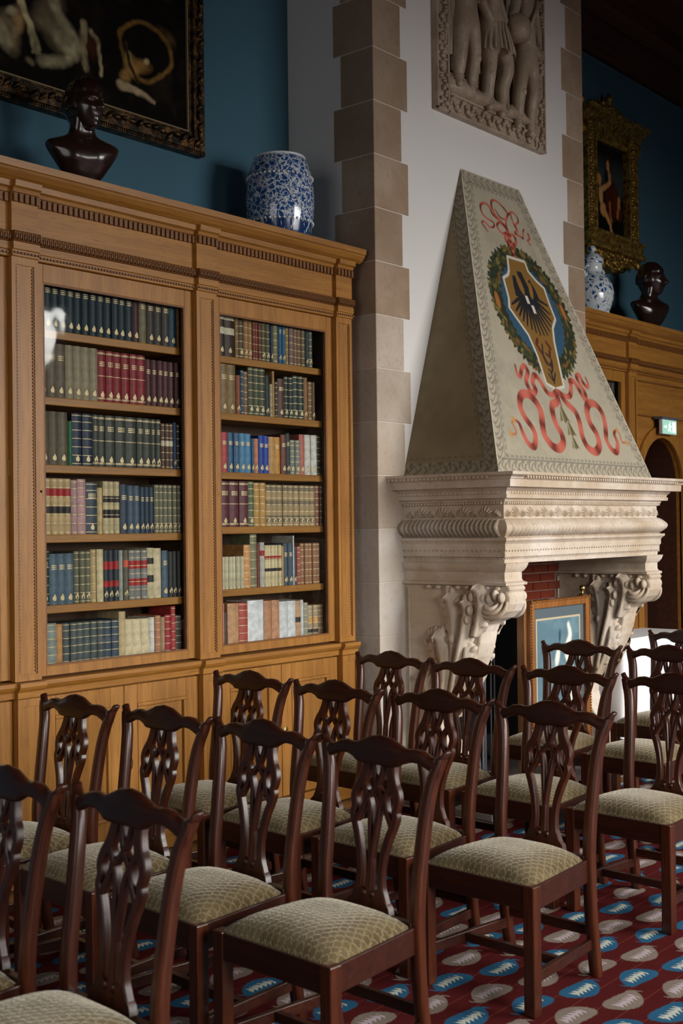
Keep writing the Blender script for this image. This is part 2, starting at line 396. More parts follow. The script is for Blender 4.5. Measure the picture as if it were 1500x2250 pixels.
# skirting strip of the floor hidden, carpet with a notch for the hearth
c = MB().prism([(-2.2, -2.8), (12.6, -2.8), (12.6, 3.72), (5.66, 3.72), (5.66, 4.56), (-2.2, 4.56)], -.012, .0, 'z').build('carpet', CARPET)
tag(c, 'dark red carpet patterned with blue and beige paisley motifs under the chairs', 'carpet')

# ================================================================== FIREPLACE
XC = 7.15
fp = thing('fireplace', (XC, 4.3, 0), 'stone fireplace with carved mantel and scroll brackets on chimney breast', 'fireplace')
def uprof(prof, x0, x1, yf, name, mat=MANTEL, smooth=False, yb=YB - .001):
    """moulding profile [(outward, z)] swept round left return, front and right return"""
    m = MB(); n = len(prof); rs = []
    for st in range(4):
        r = []
        for d, z in prof:
            r.append([(x0 - d, yb, z), (x0 - d, yf - d, z), (x1 + d, yf - d, z), (x1 + d, yb, z)][st])
        rs.append(r)
    vs = [p for r in rs for p in r]; fs = []
    for k in range(3):
        for i in range(n - 1): fs.append((k * n + i, k * n + i + 1, (k + 1) * n + i + 1, (k + 1) * n + i))
    # inner back skin so that the stone has thickness
    m.add(vs, fs)
    return m.build(name, mat, fp, smooth=smooth)
X0, X1, Y0 = 6.15, 8.15, 3.955
# cornice shelf (solid), bed mouldings
uprof([(.0, 1.765), (.010, 1.767), (.012, 1.778), (.022, 1.786), (.026, 1.801), (.058, 1.802), (.060, 1.824), (.050, 1.826), (.056, 1.842), (.070, 1.855), (.074, 1.866), (.128, 1.867), (.13, 1.912), (.142, 1.913), (.146, 1.922), (.165, 1.930), (.178, 1.935), (.18, 1.952), (-.2, 1.955)], X0, X1, Y0, 'cornice')
uprof([(.0, 1.68), (.0, 1.765)], X0, X1, Y0, 'frieze')
uprof([(0, 1.565), (.02, 1.57)] + [(.012 + .045 * math.sin(PI * k / 10), 1.575 + .105 * k / 10) for k in range(11)] + [(0, 1.682)], X0, X1, Y0, 'torus_moulding', smooth=40)
uprof([(-.19, 1.416), (.0, 1.416), (.004, 1.445), (.012, 1.45), (.012, 1.49), (.02, 1.495), (.02, 1.53), (.03, 1.545), (.04, 1.552), (.042, 1.568), (0, 1.57)], X0, X1, Y0, 'architrave', smooth=25)
# inner lining of the hood mouth: inner faces of the lintel
m = MB(); m.box(X0 + .2, X1 - .2, Y0 + .14, Y0 + .2, 1.416, 1.95); m.box(X0 + .17, X0 + .2, Y0 + .1, YB, 1.416, 1.95); m.box(X1 - .2, X1 - .17, Y0 + .1, YB, 1.416, 1.95)
m.build('inner_lining', MANTEL, fp)
# leaves of the torus, in one part; palmettes of the frieze, beads of the architrave
m = MB()
def scale_leaf(px, py, nx, ny, z, w, h, b):
    # small pointed leaf lying on the torus, leaning sideways; (nx,ny) outward, tangent t
    tx, ty = -ny, nx
    P = []
    for i in range(5):
        s = i / 4; row = []
        zz = z + h * (1 - s); hw = w * (.55 + .45 * math.sin(PI * min(1, s * 1.15)) if s < .9 else .1)
        out = .012 + .05 * math.sin(PI * (zz - 1.575) / .105 if 1.575 < zz < 1.68 else 0.) + .004 + .006 * s
        for j in (-1, 0, 1):
            o2 = out + (0.016 if j == 0 else -.014); lean = (s - .5) * w * .9
            row.append((px + tx * (hw * j + lean) + nx * o2, py + ty * (hw * j + lean) + ny * o2, zz))
        P.append(row)
    m.grid(P)
n = 22
for k in range(n): scale_leaf(X0, Y0 + .02 + (YB - Y0 - .03) * k / n, -1, 0, 1.575, .017, .105, 1)
n = 46
for k in range(n): scale_leaf(X0 + .02 + (X1 - X0 - .03) * k / n, Y0, 0, -1, 1.575, .018, .105, 1)
stuff(m.build('torus_leaves', MANTEL, fp, smooth=True))
m = MB()
def palmette(px, py, nx, ny, s):
    tx, ty = -ny, nx
    for k in range(-3, 4):
        a = k * .42; L = .062 * s * (1 - .06 * abs(k))
        cx, cz = math.sin(a), math.cos(a)
        q = [(-.1, 0), (.5, .13), (.9, .16), (1, 0), (.9, -.16), (.5, -.13)]
        pts = [(cx * L * u + cz * L * v * .8, cz * L * u - cx * L * v * .8) for u, v in q]
        base = [(px + tx * a_ + nx * .001, py + ty * a_ + ny * .001, 1.692 + b_) for a_, b_ in pts]
        top = (px + tx * cx * L * .6 + nx * .016, py + ty * cx * L * .6 + ny * .016, 1.692 + cz * L * .6)
        m.add(base + [top], [(i, (i + 1) % 6, 6) for i in range(6)])
for k in range(9): palmette(X0, Y0 + .05 + (YB - Y0 - .08) * k / 8.5, -1, 0, 1.15 if k % 2 else .75)
for k in range(24): palmette(X0 + .04 + (X1 - X0 - .08) * k / 23, Y0, 0, -1, 1.15 if k % 2 else .75)
stuff(m.build('frieze_palmettes', MANTEL, fp))
m = MB()
def beads(z, out, r, step):
    y = Y0
    while y < YB - .02: m.box(X0 - out - r, X0 - out, y, y + step * .6, z - r, z + r); y += step
    x = X0
    while x < X1: m.box(x, x + step * .6, Y0 - out - r, Y0 - out, z - r, z + r); x += step
beads(1.448, .006, .006, .02); beads(1.492, .014, .005, .032); beads(1.925, .160, .007, .03); beads(1.836, .052, .006, .03); beads(1.775, .022, .006, .022)
stuff(m.build('bead_carving', MANTEL, fp))
# capital blocks above the two scroll brackets
for xa, xb in ((X0, X0 + .19), (X1 - .19, X1)):
    m = MB(); prof = [(0, 1.28), (.022, 1.285), (.024, 1.30), (.006, 1.308), (.0, 1.32), (.0, 1.362), (.008, 1.368), (.02, 1.385), (.026, 1.40), (.03, 1.417), (0, 1.418)]
    n = len(prof); rs = []
    for st in range(4):
        rs.append([[(xa - d, YB, z), (xa - d, Y0 - d, z), (xb + d, Y0 - d, z), (xb + d, YB, z)][st] for d, z in prof])
    vs = [p for r in rs for p in r]
    m.add(vs, [(k * n + i, k * n + i + 1, (k + 1) * n + i + 1, (k + 1) * n + i) for k in range(3) for i in range(n - 1)])
    m.build('capital_block', MANTEL, fp, smooth=25)
# scroll brackets
prof = [(YB, 1.285), (3.93, 1.285), (3.915, 1.262), (3.935, 1.245), (3.92, 1.215), (3.925, 1.175), (3.95, 1.13), (4.0, 1.09), (4.06, 1.065), (4.10, 1.045), (4.12, 1.0), (4.135, .93), (4.16, .85), (4.20, .77), (4.27, .67), (4.37, .57), (4.42, .5), (4.43, .42), (4.40, .32), (4.33, .22), (4.29, .14), (4.28, .06), (4.28, .045), (YB, .045)]
def leaf(mb, path, widths, x, side, bulge=.05, lobes=5, curl=.05):
    """acanthus leaf on a plane of constant x; path is (y,z); side=-1 bulges to -x"""
    pts = bez(path, 8); n = len(pts); P = []; C = len(widths) - 1
    for k, p in enumerate(pts):
        s = k / (n - 1); q = pts[min(k + 1, n - 1)] - pts[max(k - 1, 0)]; q = q / (np.linalg.norm(q) + 1e-9); nrm = np.array([-q[1], q[0]])
        f = s * C; i = min(int(f), C - 1); wd = widths[i] + (widths[i + 1] - widths[i]) * (f - i)
        lob = .5 + .5 * abs(math.sin(PI * lobes * s)) ** .6; wd *= 1.35; row = []
        for j in range(-5, 6):
            u = j / 5; off = wd * u * (lob if abs(u) > .9 else .5 + .5 * lob if abs(u) > .7 else 1) * (1 if abs(u) > .5 else 1)
            h = bulge * (1 - abs(u) ** 1.6) * (.35 + .65 * math.sin(PI * min(1, .15 + s * .8))) + curl * max(0, s - .72) ** 1.2 * 2.6 + .010 * math.cos(PI * lobes * 2 * s) * abs(u) + (.012 if abs(u) < .15 else 0) - .016 * abs(u) ** 3
            back = max(0, s - .88) * 3 * wd
            y_, z_ = p + nrm * off - q * back * (1 - abs(u) * .3)
            row.append((x + side * max(h, -.004), y_, z_))
        P.append(row)
    mb.grid(P)
    # leaflets fanning from the stem, round-tipped and proud of the sheet
    st = [np.array(p) for p in pts]; L_ = lobes + 2
    for k in range(L_):
        s = .18 + .74 * k / (L_ - 1); i = min(int(s * (n - 1)), n - 2); q = st[i + 1] - st[i]; q = q / (np.linalg.norm(q) + 1e-9); nr = np.array([-q[1], q[0]])
        f = s * C; j = min(int(f), C - 1); wd = (widths[j] + (widths[j + 1] - widths[j]) * (f - j)) * 1.35
        for e in (-1, 1):
            tp = []
            for u in (0, .3, .6, .85, 1.05):
                yz = st[i] + nr * e * wd * u * .85 + q * wd * (.15 * u + .40 * u * u); tp.append((x + side * (bulge * (.5 - .42 * u)), yz[0], min(yz[1], 1.262)))
            mb.tube(tp, [.01, wd * .24, wd * .30, wd * .27, wd * .12], 8)
    mb.tube([(x + side * bulge * .85 * (.35 + .65 * math.sin(PI * min(1, .15 + .8 * k / (n - 1)))), p[0], p[1]) for k, p in enumerate(pts)], [.02 - .013 * k / n for k in range(n)], 7)
def bracket(xa, xb, name='scroll_bracket'):
    o = MB().prism(prof, xa, xb, 'x').build(name, MANTEL, fp, bevel=.012, seg=2)
    m = MB()
    for xx, sd in ((xa, -1), (xb, 1)):
        leaf(m, [(4.38, .62), (4.32, .82), (4.30, 1.02), (4.33, 1.18), (4.37, 1.22)], [.03, .05, .062, .066, .04], xx, sd, .055, 6, .06)
        leaf(m, [(4.33, .60), (4.27, .82), (4.22, 1.0), (4.20, 1.14), (4.23, 1.2)], [.03, .04, .045, .05, .03], xx, sd, .075, 5, .07)
        leaf(m, [(4.44, .50), (4.42, .70), (4.43, .85), (4.47, .94), (4.50, .96)], [.03, .045, .055, .055, .03], xx, sd, .05, 6, .07)
        leaf(m, [(4.44, .45), (4.37, .66), (4.36, .82), (4.40, .95), (4.44, .97)], [.02, .05, .07, .06, .04], xx, sd, .085, 5, .09)
        leaf(m, [(4.50, .42), (4.50, .56), (4.52, .66), (4.55, .71), (4.57, .72)], [.03, .04, .05, .045, .03], xx, sd, .045, 5, .06)
        leaf(m, [(4.38, .50), (4.26, .72), (4.22, .84), (4.22, .93), (4.25, .96)], [.02, .04, .05, .05, .03], xx, sd, .05, 4, .06)
        leaf(m, [(4.16, .98), (4.12, 1.08), (4.10, 1.16), (4.12, 1.24), (4.17, 1.27)], [.02, .05, .06, .06, .03], xx, sd, .06, 4, .05)
        # leaf tip rolled over under the capital: nested crescents and small lobes
        for r, th_, xo in ((.088, .02, .03), (.062, .018, .045), (.038, .016, .052)):
            aa = np.linspace(PI * .98, 2 * PI + .25, 20)
            m.tube([(xx + sd * (xo * math.sin(PI * (k + 1) / 21)), 4.035 + r * math.cos(t) * 1.12, 1.185 + r * math.sin(t)) for k, t in enumerate(aa)], [th_ * (.35 + .65 * math.sin(PI * (k + .8) / 21)) for k in range(20)], 8)
        for k in range(7): m.sphere((xx + sd * .03, 3.96 + k * .042, 1.215 + .016 * math.sin(k * 1.9)), (.03, .02, .032), 8, 6)
        for cy, cz in ((4.17, 1.135), (4.19, 1.08), (4.30, .96), (4.41, .80)): m.sphere((xx + sd * .05, cy, cz), (.03, .02, .034), 9, 7)
    m.build('acanthus_leaves', MANTEL, o, smooth=True)
    m = MB()
    for yv in np.linspace(4.0, 4.5, 8): m.sphere((xa - .012, yv, 1.268), (.016, .022, .014), 8, 6)
    stuff(m.build('leaf_tips', MANTEL, o, smooth=True))
    MB().tube([(xa - .002, 4.66, 1.26), (xa - .002, 4.66, .1)], .008, 6).build('edge_fillet', MANTEL, o)
bracket(X0, X0 + .18); bracket(X1 - .18, X1)
# brick lining above the hearth opening
BM = flat('red_glazed_brick', (.12, .02, .010), .3, .35, sc=9, spec=.5)
MO = flat('brick_mortar', (.22, .15, .12), .9)
bk = MB().box(X0 + .2, X1 - .2, 4.665, 4.699, 1.10, 1.95).build('brick_panel', MO, fp)
bme = MB().box(-.1, .1, 0, .02, -.028, .028).mesh('brick', BM)
bme2 = MB().box(-.045, .045, 0, .02, -.028, .028).mesh('brick', BM)
for r in range(13):
    z = 1.135 + r * .0635; off = 0 if r % 2 else .104
    x = X0 + .2 + (.105 if r % 2 else .05); half = not (r % 2)
    while x < X1 - .21:
        o = bpy.data.objects.new('brick', bme2 if half else bme); COL.objects.link(o); o.parent = bk
        o.location = (x - WL[bk.name][0], 4.648 - WL[bk.name][1] + R.uniform(-.001, .001), z)
        x += (.052 if half else .104) + .104; half = False
# soot-blackened fire chamber
m = MB(); m.box(6.42, 7.92, YW - .06, YW - .03, 0.0, 1.12); m.box(6.42, 6.45, YB + .02, YW - .06, 0, 1.12); m.box(7.89, 7.92, YB + .02, YW - .06, 0, 1.12); m.box(6.45, 7.89, YB + .02, YW - .06, 1.09, 1.118); m.box(6.45, 7.89, YB, YW - .06, .0, .05)
m.build('fire_chamber', SOOT_SHADE, fp)
# the painted hood
hood_prof = ((X0 + .004, 3.99, 1.956), (8.165, 3.99, 1.956), (6.83, 4.70, 4.05), (7.565, 4.70, 4.05))
def paint_mesh(name, mat, P, colors, parent, thick=None):
    nu, nv = P.shape[:2]
    me = bpy.data.meshes.new(name); idx = np.arange(nu * nv).reshape(nu, nv)
    q = np.stack([idx[:-1, :-1], idx[1:, :-1], idx[1:, 1:], idx[:-1, 1:]], -1).reshape(-1, 4)
    off = np.array(WL[parent.name]) if parent is not None else 0
    me.from_pydata((P.reshape(-1, 3) - off).tolist(), [], q.tolist())
    a = me.color_attributes.new('Col', 'FLOAT_COLOR', 'POINT')
    cc = np.concatenate([np.clip(colors, 0, 1).reshape(-1, 3), np.ones((nu * nv, 1))], 1).astype(np.float32); a.data.foreach_set('color', cc.ravel())
    me.materials.append(mat); me.update(); o = bpy.data.objects.new(name, me); COL.objects.link(o)
    if parent is not None: o.parent = parent; WL[o.name] = WL[parent.name]
    return o
class Paint:
    """colour layer over a sheet with coordinates U,V in metres"""
    def __init__(s, U, V, base): s.U = U; s.V = V; s.c = np.zeros(U.shape + (3,)) + np.array(lin(base)); s.rng = np.random.RandomState(3)
    def lay(s, mask, col): m = np.clip(mask, 0, 1)[..., None]; s.c = s.c * (1 - m) + (np.array(lin(col)) if not isinstance(col, np.ndarray) else col) * m
    def seg(s, pts):
        d = np.full(s.U.shape, 9.); pos = np.zeros(s.U.shape); L = 0; tot = sum(np.hypot(*(np.array(b) - np.array(a))) for a, b in zip(pts[:-1], pts[1:]))
        for a, b in zip(pts[:-1], pts[1:]):
            a = np.array(a, float); b = np.array(b, float); ab = b - a; l = np.hypot(*ab) + 1e-9
            t = np.clip(((s.U - a[0]) * ab[0] + (s.V - a[1]) * ab[1]) / l ** 2, 0, 1); dd = np.hypot(s.U - a[0] - t * ab[0], s.V - a[1] - t * ab[1])
            k = dd < d; d = np.where(k, dd, d); pos = np.where(k, (L + t * l) / tot, pos); L += l
        return d, pos
    def stroke(s, pts, w, col, soft=.004, curve=True, taper=None, shade=None):
        if curve: pts = [tuple(p) for p in bez(pts, 5)]
        d, pos = s.seg(pts); ww = w if taper is None else w * np.interp(pos, *taper)
        mk = (ww - d) / soft + .5
        if shade is None: s.lay(mk, col)
        else:
            f = (.5 + .5 * np.sin(pos * shade))[..., None]; c2 = np.array(lin(col)) * (1 - .55 * f ** 3) + np.array(lin((215, 140, 120))) * .25 * (1 - f)
            m = np.clip(mk, 0, 1)[..., None]; s.c = s.c * (1 - m) + c2 * m
    def ell(s, c, r, col, ang=0, soft=.15):
        ca, sa = math.cos(ang), math.sin(ang); x = s.U - c[0]; y = s.V - c[1]; a = (x * ca + y * sa) / r[0]; b = (-x * sa + y * ca) / r[1]
        s.lay((1 - np.hypot(a, b)) / soft, col)
    def poly(s, pts, col, grow=0., soft=.004):
        ins = np.zeros(s.U.shape, bool); n = len(pts)
        for i in range(n):
            x1, y1 = pts[i]; x2, y2 = pts[(i + 1) % n]
            if y1 == y2: continue
            ins ^= ((y1 > s.V) != (y2 > s.V)) & (s.U < (x2 - x1) * (s.V - y1) / (y2 - y1) + x1)
        d, _ = s.seg(list(pts) + [pts[0]]); sd = np.where(ins, d, -d) + grow
        s.lay(sd / soft + .5, col)
        return ins
    def noise(s, sc, seed=0):
        r = np.random.RandomState(seed); nx = 64; g = r.rand(nx, nx); a = (s.U * sc) % (nx - 1); b = (s.V * sc) % (nx - 1); i = a.astype(int); j = b.astype(int); fa = a - i; fb = b - j
        fa = fa * fa * (3 - 2 * fa); fb = fb * fb * (3 - 2 * fb)
        return g[i, j] * (1 - fa) * (1 - fb) + g[(i + 1) % nx, j] * fa * (1 - fb) + g[i, (j + 1) % nx] * (1 - fa) * fb + g[(i + 1) % nx, (j + 1) % nx] * fa * fb
SL = 2.207   # slant height of the hood front
def leafband(p, d, along, w0, w1, col0, col1):
    inb = (d > w0) & (d < w1); q = (d - w0) / (w1 - w0); ph = along / .075
    f = np.abs(((ph + .35 * np.sin(q * 4)) % 1) - .5) * 2; pat = np.abs(f - q) < .16; pat2 = (np.abs(f - .5 * q - .1) < .06)
    p.lay(inb * 1.0, col0); p.lay((inb & (pat | pat2)) * .75, col1)
def hood_front():
    ns, nt = 300, 400
    s_, t_ = np.meshgrid(np.linspace(0, 1, ns), np.linspace(0, 1, nt), indexing='ij')
    a, b, c, d = [np.array(q) for q in hood_prof]
    P = (a * (1 - s_[..., None]) + b * s_[..., None]) * (1 - t_[..., None]) + (c * (1 - s_[..., None]) + d * s_[..., None]) * t_[..., None]
    U = P[..., 0]; V = t_ * SL
    p = Paint(U, V, (176, 167, 146))
    n = p.noise(3, 1) * .5 + p.noise(11, 2) * .3 + p.noise(40, 3) * .2; p.lay(np.clip((n - .45) * 1.6, 0, .5), (150, 142, 126))
    T = lambda L: [(x, t * SL) for x, t in L]
    # border
    dl = (U - (a[0] + (c[0] - a[0]) * t_)) * .955; dr = ((b[0] + (d[0] - b[0]) * t_) - U) * .955; db = V; dt = SL - V
    for dd, al in ((dl, V), (dr, V), (db, U), (dt, U)):
        leafband(p, dd, al, .012, .085, (176, 166, 146), (112, 104, 90))
        p.lay(((dd > .088) & (dd < .096)) * .7 * ((dl > .05) & (dr > .05) & (db > .05) & (dt > .05)), (110, 106, 98))
        p.lay(((dd > .105) & (dd < .118) & ((al % .05) < .03)) * .6 * ((dl > .1) & (dr > .1) & (db > .1) & (dt > .1)), (115, 110, 100))
        p.lay((dd < .010) * .8, (205, 200, 188))
    # wreath ring and blue ground
    cx, cy = 7.205, .539 * SL; r = np.hypot(U - cx, V - cy); th = np.arctan2(V - cy, U - cx)
    edge = .497 + .012 * np.sin(th * 57) + .008 * np.sin(th * 93 + 1)
    p.lay((edge - r) / .006, (44, 50, 36)); 
    rng = np.random.RandomState(5)
    for k in range(250):
        an = rng.rand() * 2 * PI; rr = .375 + rng.rand() * .115; q = (cx + rr * math.cos(an), cy + rr * math.sin(an))
        col = [(70, 74, 40), (92, 86, 42), (46, 56, 38), (110, 94, 46), (56, 66, 44), (118, 80, 40), (124, 112, 58)][rng.randint(7)]
        p.ell(q, (.034 * (.7 + rng.rand() * .6), .016), col, an + PI / 2 + rng.uniform(-.7, .7), .5)
    inner = .362 + .008 * np.sin(th * 41); p.lay((inner - r) / .006, (52, 84, 108))
    for an in (math.radians(8), math.radians(176)):
        p.ell((cx + .43 * math.cos(an), cy + .43 * math.sin(an)), (.03, .075), (168, 104, 52), an, .3)
    # shield
    sh = T([(7.092, .717), (7.3, .716), (7.306, .684), (7.38, .655), (7.457, .636), (7.46, .59), (7.475, .533), (7.397, .498), (7.354, .448), (7.286, .296), (7.173, .284), (7.075, .298), (7.073, .387), (7.042, .454), (6.904, .535), (6.935, .566), (6.949, .635), (7.02, .65), (7.054, .668)])
    p.poly(sh, (206, 200, 186), .018); p.poly(sh, (132, 98, 46), -.004)
    o = (7.19, .604 * SL)
    for k, e in enumerate([(6.947, .55), (6.975, .53), (7.0, .515), (7.03, .5), (7.065, .487), (7.11, .476), (7.153, .468), (7.2, .462), (7.25, .464), (7.3, .468), (7.345, .482), (7.385, .5), (7.41, .52), (7.425, .545), (7.43, .575)]):
        p.stroke([(o[0] + (e[0] - o[0]) * .25, o[1] + (e[1] * SL - o[1]) * .25), (e[0], e[1] * SL)], .0135, (34, 34, 38), .004, False, ([0, .5, 1], [.7, 1, .6]))
    for L in ([(7.071, .656), (7.045, .617), (7.034, .583), (7.138, .580), (7.132, .623), (7.107, .655)], [(7.29, .656), (7.33, .62), (7.345, .583), (7.24, .58), (7.255, .623), (7.265, .65)], [(7.15, .676), (7.208, .676), (7.23, .64), (7.28, .585), (7.334, .569), (7.19, .535), (7.05, .569), (7.11, .60), (7.14, .64)]):
        p.poly(T(L), (32, 34, 40))
    p.ell((7.141, .628 * SL), (.032, .085), (142, 104, 46), .15, .2); p.ell((7.262, .615 * SL), (.026, .075), (142, 104, 46), -.25, .2); p.ell((7.145, .642 * SL), (.014, .02), (150, 84, 40), 0, .4)
    p.poly(T([(7.155, .592), (7.19, .592), (7.195, .566), (7.16, .566)]), (214, 208, 196)); p.poly(T([(7.2, .562), (7.235, .562), (7.24, .535), (7.205, .535)]), (214, 208, 196))
    for q, an in (((7.125, .409), .5), ((7.244, .402), -.5), ((7.154, .375), .3), ((7.219, .361), -.4), ((7.12, .435), -.7), ((7.26, .43), .7)):
        p.ell((q[0], q[1] * SL), (.018, .05), (96, 42, 30), an, .3)
    for L in ([(7.18, .43), (7.15, .39), (7.19, .36), (7.22, .37)], [(7.19, .40), (7.24, .38), (7.2, .34), (7.16, .345)], [(7.18, .335), (7.18, .30)], [(7.17, .31), (7.14, .33)], [(7.19, .31), (7.23, .335)]):
        p.stroke(T(L), .008, (40, 40, 42))
    # ribbons
    RB = (164, 76, 62)
    tp = ([0, .06, .5, .93, 1], [.5, 1, 1.15, .8, .3])
    p.stroke(T([(7.176, .28), (7.107, .26), (7.034, .268), (6.993, .302), (6.944, .317), (6.891, .291), (6.9, .27), (6.856, .256), (6.82, .27), (6.816, .295), (6.872, .325), (6.855, .343), (6.809, .333), (6.757, .306), (6.731, .312), (6.736, .343)]), .021, RB, taper=tp, shade=46)
    p.stroke(T([(7.201, .278), (7.252, .262), (7.336, .265), (7.391, .296), (7.401, .315), (7.455, .317), (7.488, .296), (7.515, .271), (7.537, .259), (7.565, .28), (7.535, .309), (7.516, .334), (7.566, .344), (7.583, .322), (7.621, .305), (7.653, .317), (7.645, .34)]), .021, RB, taper=tp, shade=46)
    p.stroke(T([(7.178, .277), (7.138, .24), (7.058, .226), (7.024, .194), (7.026, .162), (7.056, .132), (7.041, .104), (6.969, .085), (6.893, .09), (6.835, .12), (6.845, .154), (6.877, .196), (6.851, .23), (6.77, .251), (6.687, .241), (6.642, .209), (6.654, .176), (6.706, .144), (6.712, .117), (6.661, .085), (6.603, .091), (6.574, .12), (6.563, .153), (6.522, .162)]), .029, RB, taper=tp, shade=60)
    p.stroke(T([(7.191, .27), (7.253, .24), (7.335, .214), (7.352, .182), (7.329, .131), (7.356, .096), (7.443, .083), (7.529, .107), (7.538, .147), (7.497, .179), (7.511, .223), (7.574, .247), (7.666, .247), (7.721, .219), (7.706, .173), (7.658, .128), (7.692, .095), (7.754, .089), (7.806, .12), (7.8, .15), (7.855, .166)]), .029, RB, taper=tp, shade=60)
    p.stroke(T([(6.522, .162), (6.482, .154), (6.499, .131), (6.477, .118), (6.421, .118)]), .008, (176, 110, 74)); p.stroke(T([(7.855, .166), (7.884, .152), (7.878, .125), (7.957, .123)]), .008, (176, 110, 74))
    for q in ((6.51, .163), (6.43, .118), (7.865, .163), (7.95, .123)): p.ell((q[0], q[1] * SL), (.022, .03), (190, 142, 84), 0, .4)
    p.stroke(T([(7.185, .27), (7.17, .22), (7.168, .2)]), .007, (140, 70, 58))
    for q, s in (((7.16, .196), 1), ((7.195, .15), .9), ((7.19, .105), .75)):
        x, t = q; y = t * SL
        p.poly([(x - .015 * s, y + .055 * s), (x + .012 * s, y + .06 * s), (x + .04 * s, y), (x + .065 * s, y - .05 * s), (x + .03 * s, y - .04 * s), (x, y - .06 * s), (x - .025 * s, y - .038 * s), (x - .06 * s, y - .05 * s), (x - .04 * s, y)], (112, 104, 74))
        p.stroke([(x - .01, y + .04 * s), (x - .02, y - .04 * s)], .006, (168, 158, 118)); p.stroke([(x + .012, y + .04 * s), (x + .025, y - .035 * s)], .005, (70, 64, 46))
    up = (160, 70, 50)
    for L, w_ in (([(7.185, .764), (7.147, .774), (7.146, .795), (7.205, .814), (7.176, .832), (7.125, .841), (7.079, .823), (7.117, .803), (7.205, .814)], .012),
        ([(7.205, .814), (7.19, .833), (7.119, .858), (7.09, .886), (7.107, .912), (7.167, .922), (7.239, .908), (7.278, .887), (7.236, .862), (7.161, .862), (7.127, .886)], .011),
        ([(7.115, .854), (7.068, .867), (7.057, .89), (7.004, .897), (6.94, .882), (6.932, .854), (6.978, .841), (7.042, .834), (7.038, .82), (6.98, .811), (6.925, .826), (6.888, .819), (6.904, .807), (6.93, .793)], .010),
        ([(7.215, .811), (7.209, .838), (7.264, .875), (7.354, .898), (7.404, .885), (7.395, .866), (7.327, .853), (7.321, .88), (7.325, .895)], .010),
        ([(7.327, .853), (7.343, .833), (7.3, .819), (7.358, .813), (7.392, .809), (7.42, .833), (7.449, .846)], .011), ([(7.484, .831), (7.487, .817), (7.451, .804), (7.468, .791)], .010),
        ([(7.212, .766), (7.273, .785), (7.272, .806), (7.22, .805), (7.17, .783), (7.203, .769)], .015), ([(7.2, .81), (7.195, .79), (7.19, .755), (7.2, .73)], .022)):
        p.stroke(T(L), w_, up, taper=([0, .5, 1], [1.2, .9, .7]), shade=22)
    return P, p.c
def hood_side(sgn):
    ns, nt = 70, 180
    s_, t_ = np.meshgrid(np.linspace(0, 1, ns), np.linspace(0, 1, nt), indexing='ij')
    a, b, c, d = [np.array(q) for q in hood_prof]
    fb, ft = (a, c) if sgn < 0 else (b, d)
    wb = np.array([fb[0], YB, fb[2]]); wt = np.array([ft[0], YB, ft[2]])
    P = (wb * (1 - s_[..., None]) + fb * s_[..., None]) * (1 - t_[..., None]) + (wt * (1 - s_[..., None]) + ft * s_[..., None]) * t_[..., None]
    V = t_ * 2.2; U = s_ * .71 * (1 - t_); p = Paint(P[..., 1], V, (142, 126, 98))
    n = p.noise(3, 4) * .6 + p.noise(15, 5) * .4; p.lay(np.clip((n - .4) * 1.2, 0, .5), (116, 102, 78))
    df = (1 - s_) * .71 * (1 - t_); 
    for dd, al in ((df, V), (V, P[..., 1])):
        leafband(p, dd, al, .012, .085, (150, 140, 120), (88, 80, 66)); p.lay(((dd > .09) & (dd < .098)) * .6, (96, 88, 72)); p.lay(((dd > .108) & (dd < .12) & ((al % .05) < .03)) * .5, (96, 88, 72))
    return P, p.c
hd = thing('painted_hood', (XC, 4.3, 1.956), 'tapering plaster fireplace hood painted with wreath, shield and red ribbons', 'fireplace hood')
P_, c_ = hood_front(); paint_mesh('painted_front', FRESCO, P_, c_, hd)
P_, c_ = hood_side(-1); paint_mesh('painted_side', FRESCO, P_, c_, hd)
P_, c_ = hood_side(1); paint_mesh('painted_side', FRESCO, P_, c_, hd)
# hearth slab
tag(MB().box(5.72, 8.56, 3.78, YB - .004, 0.0, .045).build('hearth_slab', HEARTH, bevel=.008, origin=(7.15, 4.2, 0)), 'grey stone hearth slab in front of the fireplace', 'hearth')

# ================================================================== RELIEF PANEL
rl = thing('relief_panel', (7.19, YB, 4.37), 'carved marble relief of standing figures set into white chimney breast', 'relief')
RX0, RX1, RZ0, RZ1 = 6.515, 7.875, 4.37, 6.0
MB().box(RX0 + .02, RX1 - .02, YB - .012, YB - .001, RZ0 + .02, RZ1).build('back_slab', RELIEF, rl)
m = MB(); bw = .14
for q in ((RX0, RX0 + bw, RZ0, RZ1), (RX1 - bw, RX1, RZ0, RZ1), (RX0 + bw, RX1 - bw, RZ0, RZ0 + bw), (RX0 + bw, RX1 - bw, RZ1 - bw, RZ1)):
    m.box(q[0], q[1], YB - .035, YB - .001, q[2], q[3])
for e0, e1 in ((RX0, RX0 + .018), (RX0 + bw - .02, RX0 + bw), (RX1 - .018, RX1), (RX1 - bw, RX1 - bw + .02)): m.box(e0, e1, YB - .05, YB - .03, RZ0, RZ1)
m.box(RX0, RX1, YB - .05, YB - .03, RZ0, RZ0 + .018); m.box(RX0 + bw, RX1 - bw, YB - .05, YB - .03, RZ0 + bw - .02, RZ0 + bw)
m.build('border_frame', RELIEF, rl, bevel=.004)
m = MB(); rr = random.Random(4)
for k in range(70):
    z = RZ0 + .03 + k * .0235
    for xc in (RX0 + bw / 2, RX1 - bw / 2):
        m.sphere((xc + rr.uniform(-.035, .035), YB - .045, z), (rr.uniform(.012, .026), .022, rr.uniform(.01, .022)), 7, 5)
